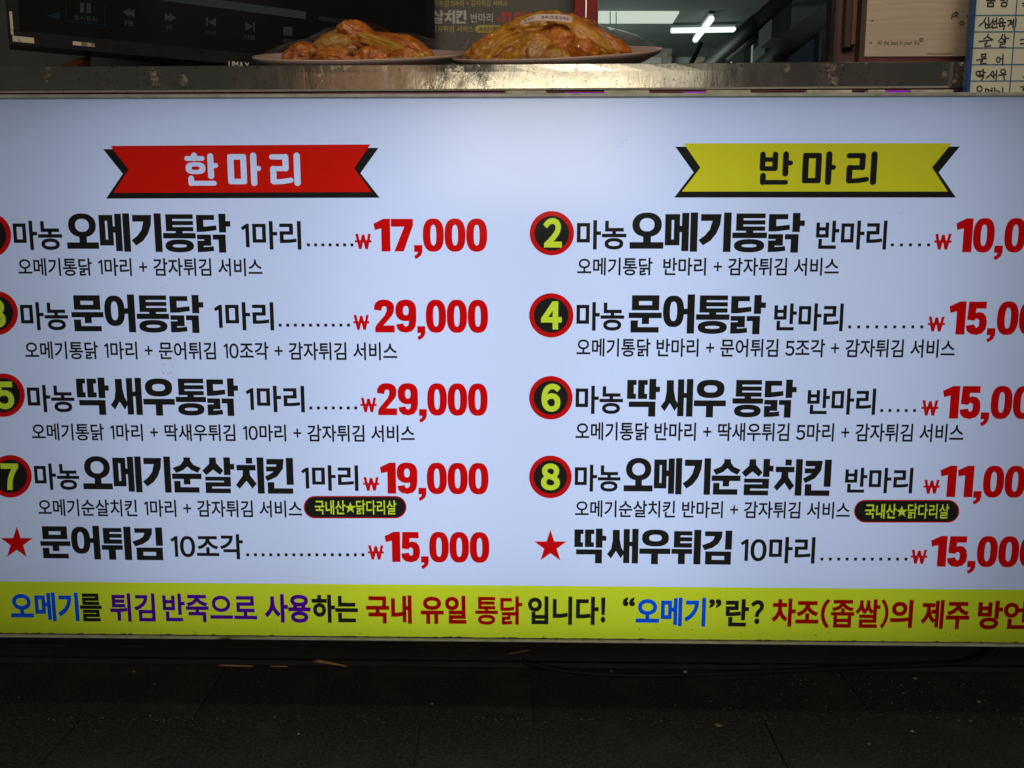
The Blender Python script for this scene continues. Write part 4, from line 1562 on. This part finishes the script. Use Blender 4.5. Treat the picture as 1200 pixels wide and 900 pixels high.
# pipework and rails under the ceiling
for (q0, q1, Y0, Y1, r_, mt, lab, cat) in (
        ((690, 40, 0, 0), (795, 39.5, 0, 0), 6.9, 6.9, .028, 'room_grey', 'grey ribbed rail running below the panel light', 'rail'),
        ((828, 78, 0, 0), (925, -8, 0, 0), 4.6, 3.4, .038, 'room_dark', 'thick grey pipe rising to the right behind the window', 'pipe'),
        ((855, 66, 0, 0), (893, 33, 0, 0), 5.2, 4.6, .035, 'room_dark', 'dark thin pipe under the thick grey pipe', 'pipe'),
        ((880, 88, 0, 0), (995, -4, 0, 0), 3.0, 2.2, .034, 'room_grey', 'dark bulky duct at the right end of the window', 'duct'),
        ((805, 84, 0, 0), (822, 50, 0, 0), 5.4, 5.4, .016, 'room_dark', 'dark slanting strut below the crossed tube lights', 'strut')):
    A_, B_ = at(q0[0], q0[1], Y0), at(q1[0], q1[1], Y1)
    v, f = tube_geo([A_, A_.lerp(B_, .33), A_.lerp(B_, .34), A_.lerp(B_, .66), A_.lerp(B_, .67), B_], [r_, r_, r_ * 1.12, r_ * 1.12, r_, r_], 12)
    tag(mesh_obj(cat, v, f, mt, None, True), lab, cat)
for k in range(16):
    pass
panel('wall_panel', 736, 776, 46, 96, 7.4, 'room_pale', 'pale wall panel left of the first dark post behind the window', 'wall panel')
panel('wall_panel', 783, 814, 46, 96, 7.4, 'room_pale', 'pale wall panel under the left end of the crossed lights', 'wall panel')
panel('wall_panel', 857, 873, 45, 96, 5.6, 'room_pale', 'narrow pale upright panel left of the grey cabinet', 'wall panel')
panel('wall_panel', 881, 893, 44.5, 96, 5.4, 'room_pale', 'narrow pale upright panel touching the grey cabinet', 'wall panel')
panel('post', 776.5, 783, 44, 96, 7.2, 'room_grey', 'dark grey post between two pale wall panels', 'post')
panel('cabinet', 895, 923, 46, 96, 4.6, 'room_grey', 'grey cabinet behind the right part of the window', 'cabinet', .3)
panel('carton', 813.5, 826, 66.5, 96, 6.2, 'room_beige', 'small lit beige carton below the crossed lights', 'carton', .15)
panel('shelf_unit', 816, 846, 50, 66, 7.0, 'room_grey', 'grey shelf unit under the crossed lights', 'shelf', .2)
panel('poster', 923, 957, 36, 90, 3.6, 'room_blue', 'dark blue poster behind the right part of the window', 'poster', .01)
panel('post', 957.5, 965, 26, 96, 3.5, 'room_grey', 'pale grey upright beside the dark blue poster', 'post', .05)
panel('post', 968, 974, 18, 96, 3.0, 'room_grey', 'grey upright nearest the maroon door frame', 'post', .05)
panel('column', 904, 931, -60, 44, 4.2, 'room_grey', 'wide grey column hanging above the grey cabinet', 'column', .3)

# ================================================================== PLATES OF FOOD


def lathe(prof, seg=56):
    v, f = [], []
    n = len(prof)
    for k in range(seg):
        t = 2 * math.pi * k / seg
        for r, z in prof:
            v.append((r * math.cos(t), r * math.sin(t), z))
    for k in range(seg):
        k2 = (k + 1) % seg
        for i in range(n - 1):
            f.append((k * n + i, k2 * n + i, k2 * n + i + 1, k * n + i + 1))
    return v, f


def ico(sub=3):
    import bmesh
    bm = bmesh.new()
    bmesh.ops.create_icosphere(bm, subdivisions=sub, radius=1)
    v = [tuple(p.co) for p in bm.verts]
    f = [tuple(q.index for q in fc.verts) for fc in bm.faces]
    bm.free()
    return v, f


ICO_V, ICO_F = ico(5)


def lump(name, loc, size, rotz, mat, sd, rough=.125, bend=0.0, tilt_=0.0, taper=0.0, boxy=0.0):
    o3 = Vector((sd * 3.1, sd * 1.7, sd * .9))
    v = []
    rm = Matrix.Rotation(rotz, 3, 'Z') @ Matrix.Rotation(tilt_, 3, 'Y')
    for p in ICO_V:
        q = Vector(p)
        if boxy:
            m_ = max(abs(q.x), abs(q.y), abs(q.z))
            q = q.lerp(q / m_ * .85, boxy)
        n1 = noise.noise(q * 1.3 + o3)
        n2 = noise.noise(q * 3.5 + o3 * 2)
        n3 = noise.noise(q * 8 + o3 * 3)
        n4 = noise.noise(q * 19 + o3 * 4)
        q = q * (1 + rough * (1.4 * n1 + .75 * n2 + .42 * n3 + .20 * n4))
        s = 1 - taper * (q.x * .5 + .5)
        w = Vector((q.x * size[0], q.y * size[1] * s, q.z * size[2] * s))
        w.z += bend * (q.x ** 2 - .5) * size[0]
        v.append(rm @ w + Vector(loc))
    return mesh_obj(name, v, ICO_F, mat, None, True)


def dish(px, py_bottom, Y, rad, tilt_x, plate_label, food, film_label, side, flip=0.0, zs_=.68, xs_=1.0, xo_=0.0):
    """plate leaning towards the street; food list in the plate's own coordinates"""
    prof = [(0.0, .004), (rad * .52, .004), (rad * .60, .006), (rad * .84, .017), (rad * .985, .0265), (rad, .0285), (rad * 1.004, .027), (rad * .99, .0235),
            (rad * .83, .0115), (rad * .60, .0015), (rad * .57, -.003), (rad * .50, -.003), (rad * .49, 0.0), (0.0, 0.0)]
    v, f = lathe(prof)
    base = at(px, py_bottom, Y)
    M = Matrix.Translation(base) @ Matrix.Rotation(flip, 4, 'Y') @ Matrix.Rotation(tilt_x, 4, 'X')
    pt = mesh_obj('plate', [M @ Vector(p) for p in v], f, 'plate_glaze', None, True)
    tag(pt, plate_label, 'plate')
    made = []
    for k, (nm, loc, size, rz, mat, kw, lab, cat) in enumerate(food):
        loc = (loc[0] * xs_ + xo_, loc[1], .008 + (loc[2] - .008) * zs_)
        size = (size[0] * (.4 + .6 * xs_), size[1], size[2] * (.5 + .5 * zs_))
        kw = dict(kw)
        if 'tilt_' in kw:
            kw['tilt_'] *= zs_
        o = lump(nm, loc, size, rz, mat, k + side * 31 + 1, **kw)
        me = o.data
        co = np.array([M @ v_.co for v_ in me.vertices])
        me.vertices.foreach_set('co', co.ravel())
        me.update()
        tag(o, lab, cat, 'fried food on the %s plate' % ('left' if side == 0 else 'right'))
        made.append((loc, size))
    # cling film: skin pulled over rim and food
    nr, ns = 22, 64
    fv, ff = [], []
    for i in range(nr + 1):
        rr_ = rad * 1.008 * i / nr
        for s in range(ns):
            t = 2 * math.pi * s / ns
            x, y = rr_ * math.cos(t), rr_ * math.sin(t)
            h_ = 0.030 * 0 + .0292
            for loc, size in made:
                d2 = ((x - loc[0]) ** 2 + (y - loc[1]) ** 2)
                sp = (size[0] + size[1]) * .62
                h_ = max(h_, .0292 + max(0, loc[2] + size[2] * 1.08 - .0292 + .002) * math.exp(-d2 / (2 * sp * sp) * 1.0))
            e = min(1, (1 - i / nr) * 5)
            h_ = .0292 + (h_ - .0292) * e
            h_ += .0012 * e * noise.noise(Vector((t * 6, rr_ * 20, side * 5)))
            fv.append(M @ Vector((x, y, h_)))
            if i == nr:
                pass
    for i in range(nr):
        for s in range(ns):
            s2 = (s + 1) % ns
            ff.append((i * ns + s, i * ns + s2, (i + 1) * ns + s2, (i + 1) * ns + s))
    w_ = mesh_obj('cling_film', fv, ff, 'cling_film', None, True)
    tag(w_, film_label, 'cling film')
    return M


g1 = [
    ('fried_nugget', (-.070, -.030, .040), (.030, .028, .024), .3, 'batter_orange', {}, 'rough orange fried nugget at the far left of the left plate', 'nugget'),
    ('fried_nugget', (-.020, -.075, .038), (.036, .026, .020), -.2, 'batter_orange', {}, 'wide orange nugget at the front of the left plate', 'nugget'),
    ('fried_nugget', (.030, -.070, .036), (.026, .024, .022), .6, 'batter_orange', {}, 'round orange nugget front centre of the left plate', 'nugget'),
    ('chicken_piece', (.012, -.030, .066), (.040, .026, .030), .7, 'batter_orange', dict(tilt_=.9, taper=.2), 'tall glossy orange chicken piece topping the left plate', 'chicken piece'),
    ('potato_fry', (.052, -.062, .060), (.052, .012, .010), -.25, 'fry_yellow', dict(tilt_=.55, rough=.08, boxy=.7), 'long yellow potato fry leaning down on the left plate', 'fry'),
    ('potato_chip', (-.022, -.070, .062), (.026, .014, .021), .2, 'chip_olive', dict(rough=.10), 'olive yellow round chip in the middle of the left plate', 'chip'),
    ('chicken_piece', (-.025, .020, .064), (.046, .030, .026), -.1, 'batter_golden', dict(tilt_=-.3), 'golden chicken piece behind the chip on the left plate', 'chicken piece'),
    ('chicken_piece', (.058, .000, .052), (.050, .030, .022), -.3, 'batter_orange', dict(tilt_=.45), 'brown chicken piece sloping right on the left plate', 'chicken piece'),
    ('fried_nugget', (.070, -.066, .036), (.022, .020, .020), .2, 'batter_orange', {}, 'small orange nugget under the fry on the left plate', 'nugget'),
    ('potato_fry', (-.075, -.080, .030), (.036, .010, .006), .05, 'fry_yellow', dict(rough=.08, boxy=.7), 'flat yellow fry lying at the left front of the left plate', 'fry'),
    ('potato_chip', (.060, -.090, .030), (.026, .012, .009), -.1, 'chip_olive', dict(rough=.08), 'flat olive chip at the right front of the left plate', 'chip'),
    ('potato_fry', (.100, -.062, .032), (.016, .009, .008), .5, 'fry_yellow', dict(rough=.1, boxy=.6), 'short yellow fry near the right rim of the left plate', 'fry'),
    ('pale_crumb', (-.045, -.095, .056), (.0055, .005, .005), .1, 'meat_pink', {}, 'tiny pale crumb left of the chip on the left plate', 'crumb'),
    ('pale_crumb', (.006, -.098, .060), (.007, .005, .005), .7, 'meat_pink', {}, 'tiny pale crumb beside the tall chicken piece', 'crumb'),
]
g2 = [
    ('fried_drumstick', (-.078, -.020, .058), (.056, .028, .026), .35, 'batter_golden', dict(tilt_=-.55, taper=.25), 'golden drumstick leaning at the left end of the right plate', 'drumstick'),
    ('fried_drumstick', (-.052, -.062, .054), (.052, .022, .022), .30, 'batter_golden', dict(tilt_=-.6, taper=.3), 'second golden drumstick from the left on the right plate', 'drumstick'),
    ('chicken_piece', (-.018, -.075, .050), (.046, .024, .024), .2, 'batter_golden', dict(tilt_=-.6), 'golden chicken piece left of the round nugget', 'chicken piece'),
    ('fried_nugget', (.022, -.066, .058), (.031, .028, .029), 0, 'batter_orange', dict(rough=.09), 'large round brown nugget at the front of the right plate', 'nugget'),
    ('chicken_piece', (-.010, -.005, .085), (.060, .036, .026), .1, 'batter_golden', dict(tilt_=-.15), 'golden chicken piece under the paper tag', 'chicken piece'),
    ('fried_drumstick', (.064, -.050, .066), (.058, .022, .022), -.3, 'batter_golden', dict(tilt_=.75, taper=.2), 'golden drumstick sloping down right of the round nugget', 'drumstick'),
    ('chicken_piece', (.092, -.010, .050), (.056, .030, .024), -.2, 'batter_orange', dict(tilt_=.5), 'orange chicken piece at the right end of the right plate', 'chicken piece'),
    ('fried_nugget', (.062, -.080, .040), (.024, .022, .022), .4, 'batter_orange', {}, 'small orange nugget right of the round nugget', 'nugget'),
    ('potato_chip', (.010, -.092, .034), (.030, .012, .014), -.2, 'chip_olive', dict(rough=.1), 'olive yellow chip under the round nugget', 'chip'),
    ('chicken_piece', (-.014, -.100, .040), (.022, .012, .018), .9, 'meat_pink', dict(tilt_=.6), 'pinkish torn chicken bit at the front of the right plate', 'chicken piece'),
    ('chicken_piece', (.045, .018, .078), (.050, .034, .026), -.1, 'batter_orange', dict(tilt_=.25), 'dark orange chicken piece behind the right leg', 'chicken piece'),
]
M1 = dish(424, 88.5, .205, .146, math.radians(13), 'pale pink plate under the pile of nuggets in front of the television', g1, 'clear cling film over the left plate of nuggets', 0, math.radians(-.5), .60)
M2 = dish(650, 86.5, .200, .146, math.radians(13), 'pale pink plate under the chicken legs in front of the grey board', g2, 'clear cling film over the right plate of chicken legs', 1, math.radians(-2.2), .66, .80, -.014)

# paper tag on the right plate
TY = .105
pts_t = [(610, 25.5), (618, 20.5), (628, 17.0), (640, 16.3), (655, 16.6), (666, 18.2), (671, 20.0)]
hts = [3.6, 5.5, 7.2, 8.0, 8.2, 8.0, 7.0]
v, f = [], []
for i, ((px, py), h_) in enumerate(zip(pts_t, hts)):
    a_, b_ = at(px, py, TY + .006), at(px - 1.0, py + h_, TY - .004)
    v += [a_, b_, a_ + Vector((0, .0008, 0)), b_ + Vector((0, .0008, 0))]
    if i:
        k = 4 * i
        f += [(k - 4, k - 3, k + 1, k), (k - 2, k + 2, k + 3, k - 1), (k - 4, k, k + 2, k - 2), (k - 3, k - 1, k + 3, k + 1)]
tagp = mesh_obj('paper_tag', v, f, 'paper_tag', None)
tag(tagp, 'small pale paper strip with purple scribble on the right plate of chicken', 'paper tag')


def tag_pt(u, w):
    x = u * (len(pts_t) - 1)
    i = min(int(x), len(pts_t) - 2)
    t = x - i
    tp = Vector(v[4 * i]).lerp(Vector(v[4 * i + 4]), t)
    bt_ = Vector(v[4 * i + 1]).lerp(Vector(v[4 * i + 5]), t)
    return tp.lerp(bt_, w) + Vector((0, -.0006, 0))


sv, sf = [], []
rs = random.Random(11)
for wd0, wd1, n in ((.10, .30, 3), (.42, .86, 7)):
    for k in range(n):
        u = wd0 + (wd1 - wd0) * (k + .5) / n
        s = (wd1 - wd0) / n * .36
        for q in range(3):
            if q < 2:
                u0, u1, w0, w1 = u - s, u + s, .34 + .22 * q + rs.uniform(-.04, .04), .34 + .22 * q + rs.uniform(-.08, .08)
                th = .035
                quad = [(u0, w0), (u1, w1), (u1, w1 + th * 2), (u0, w0 + th * 2)]
            else:
                uu = u + rs.uniform(-s, s)
                quad = [(uu, .27), (uu + .006, .27), (uu + .006, .68), (uu, .68)]
            b0 = len(sv)
            sv += [tag_pt(*p) + Vector((0, -.00012 * q, 0)) for p in quad]
            sf.append((b0, b0 + 3, b0 + 2, b0 + 1))
mesh_obj('scribble', sv, sf, 'purple_ink', tagp)

# ================================================================== UNDER THE SIGN
PYL = at_z(600, 781, 0).y
plinth = empty('plinth', (0, PYL, 0), 'black painted plinth under the sign at the back of the gap', 'plinth')
box('plinth_face', -1.2, 1.2, PYL + .004, PYL + .10, 0.0005, .10, 'plinth_paint', plinth)
box('plinth_ledge', -1.2, 1.2, PYL - .006, PYL + .0038, 0.0005, at(600, 777, PYL - .006).z, 'plinth_paint', plinth, .001)
zz = at(120, 758, PYL).z
for px0, px1 in ((12, 77), (108, 200), (262, 402), (478, 560)):
    a_, b_ = at(px0, 758, PYL + .003), at(px1, 758, PYL + .003)
    box('scratched_edge', a_.x, b_.x, PYL + .0025, PYL + .0039, zz - .0003, zz + .0003, 'grit', plinth)

cp = [(612, 776), (640, 782), (680, 788.5), (740, 791.5), (800, 791), (900, 787), (1000, 782.5), (1080, 779.5), (1125, 777), (1145, 771), (1158, 763), (1170, 752)]
pts3 = []
for i, (px, py) in enumerate(cp):
    q = at_z(px, py, .0035)
    if q.y > PYL - .011:
        q = at(px, py, PYL - .011)
    pts3.append(q)
fine = []
for i in range(len(pts3) - 1):
    p_1, p0_, p1_, p2_ = pts3[max(i - 1, 0)], pts3[i], pts3[i + 1], pts3[min(i + 2, len(pts3) - 1)]
    for k in range(5):
        t = k / 5
        fine.append(.5 * ((2 * p0_) + (p1_ - p_1) * t + (2 * p_1 - 5 * p0_ + 4 * p1_ - p2_) * t * t + (3 * p0_ - p_1 - 3 * p1_ + p2_) * t ** 3))
fine.append(pts3[-1])
vv, ff = tube_geo(fine, .0032, 8)
tag(mesh_obj('cable', vv, ff, 'cable_rubber', None, True), 'thin black cable curving along the ground under the sign', 'cable')

for (xa_, ya_, xb_, yb_, r_, lab) in ((366, 774.5, 404, 780, .0013, 'bright wooden toothpick lying under the middle of the band'), (371, 773, 407, 781, .0012, 'wooden toothpick crossing the bright one'),
                                      (256, 779.6, 297, 780.6, .0012, 'level brown toothpick left of the crossed pair'), (595, 766.5, 620, 761.5, .0011, 'slanting toothpick just under the sign edge'),
                                      (316, 780.8, 338, 781, .0008, 'short dim splinter between the toothpicks')):
    def gp(x, y):
        q = at_z(x, y, r_ + .0006)
        return q if q.y < PYL - .009 else at(x, y, PYL - .0085)
    a_, b_ = gp(xa_, ya_), gp(xb_, yb_)
    vv, ff = tube_geo([a_, a_.lerp(b_, .12), a_.lerp(b_, .5), a_.lerp(b_, .9), b_], [r_ * .3, r_, r_, r_, r_ * .5], 8)
    tag(mesh_obj('toothpick', vv, ff, 'stick_wood', None, True), lab, 'toothpick', 'toothpicks under the sign')

# leaf bit, pebbles one can pick out
for px, py, s_, mt, lab, nm in ((842, 850, .0065, 'leaf_dry', 'small dry leaf bit lying on the slab below the band', 'leaf_bit'), (715, 777, .004, 'grit', 'brown pebble on the cable under the sign', 'pebble'),
                                (799, 776, .0038, 'grit_pale', 'grey pebble right of the brown one under the sign', 'pebble'), (1018, 872, .0032, 'grit', 'brown pebble on the slab at the lower right', 'pebble'),
                                (1069, 857, .0022, 'grit_pale', 'tiny white pebble on the slab at the lower right', 'pebble'), (157, 787, .0024, 'stick_wood', 'tiny yellow crumb under the left of the band', 'pebble'),
                                (1137, 845, .0030, 'grit', 'tan pebble on the slab joint at the right', 'pebble'), (1147, 823, .0042, 'grit', 'flat tan pebble under the right end of the band', 'pebble'),
                                (506, 825, .0035, 'grit', 'brown pebble under the middle of the sign', 'pebble'), (350, 860, .0018, 'grit_pale', 'tiny white pebble on the slab left of centre', 'pebble'),
                                (1072, 795, .0042, 'grit', 'tan pebble behind the slab joint on the right', 'pebble')):
    s_ *= .62
    q = at_z(px, py, .001)
    if q.y > PYL - .012:
        q = Vector((q.x, PYL - .014, .001))
    o3 = Vector((px, py, 0)) * .11
    vv = []
    for p in ICO_V[:2]:
        d_ = Vector(p)
        k = 1 + .45 * noise.noise(d_ * 1.6 + o3)
        vv.append(q + Vector((d_.x * s_ * k * 1.3, d_.y * s_ * k, max(-.001, d_.z * s_ * k * (.25 if nm == 'leaf_bit' else .6) + s_ * .2))))
    i3, f3 = ico(3)
    vv = []
    for p in i3:
        d_ = Vector(p)
        k = 1 + .45 * noise.noise(d_ * 1.6 + o3)
        vv.append(q + Vector((d_.x * s_ * k * 1.3, d_.y * s_ * k, d_.z * s_ * k * (.22 if nm == 'leaf_bit' else .6) + s_ * .15)))
    tag(mesh_obj(nm, vv, f3, mt, None, True), lab, nm.replace('_', ' '), 'bits on the ground')

# fine grit nobody could count
for nm, mt, n, sd, smax in (('ground_grit', 'grit', 900, 5, .0011), ('pale_grit', 'grit_pale', 45, 9, .0006)):
    rg = random.Random(sd)
    vv, ff = [], []
    i1, f1 = ico(1)
    for k in range(n):
        if rg.random() < .40:
            x = rg.uniform(-.75, .8)
            y = JY + math.tan(rot) * x + rg.gauss(0, .006)
        elif rg.random() < .45:
            x, y = rg.gauss(.5, .16), rg.uniform(.01, PYL - .02)
        else:
            x, y = rg.uniform(-.8, .85), rg.uniform(-.2, PYL - .015)
        s_ = smax * (.3 + rg.random() ** 2)
        b0 = len(vv)
        sx, sy, sz = s_ * rg.uniform(.7, 1.6), s_ * rg.uniform(.7, 1.3), s_ * rg.uniform(.4, .8)
        vv += [(x + p[0] * sx, y + p[1] * sy, .001 + sz * .6 + p[2] * sz) for p in i1]
        ff += [tuple(i + b0 for i in t) for t in f1]
    o = mesh_obj(nm, vv, ff, mt, None)
    o['kind'] = 'stuff'
    o['label'] = 'brown grit scattered over the dark slabs' if nm == 'ground_grit' else 'pale specks scattered over the dark slabs'
    o['category'] = 'grit'
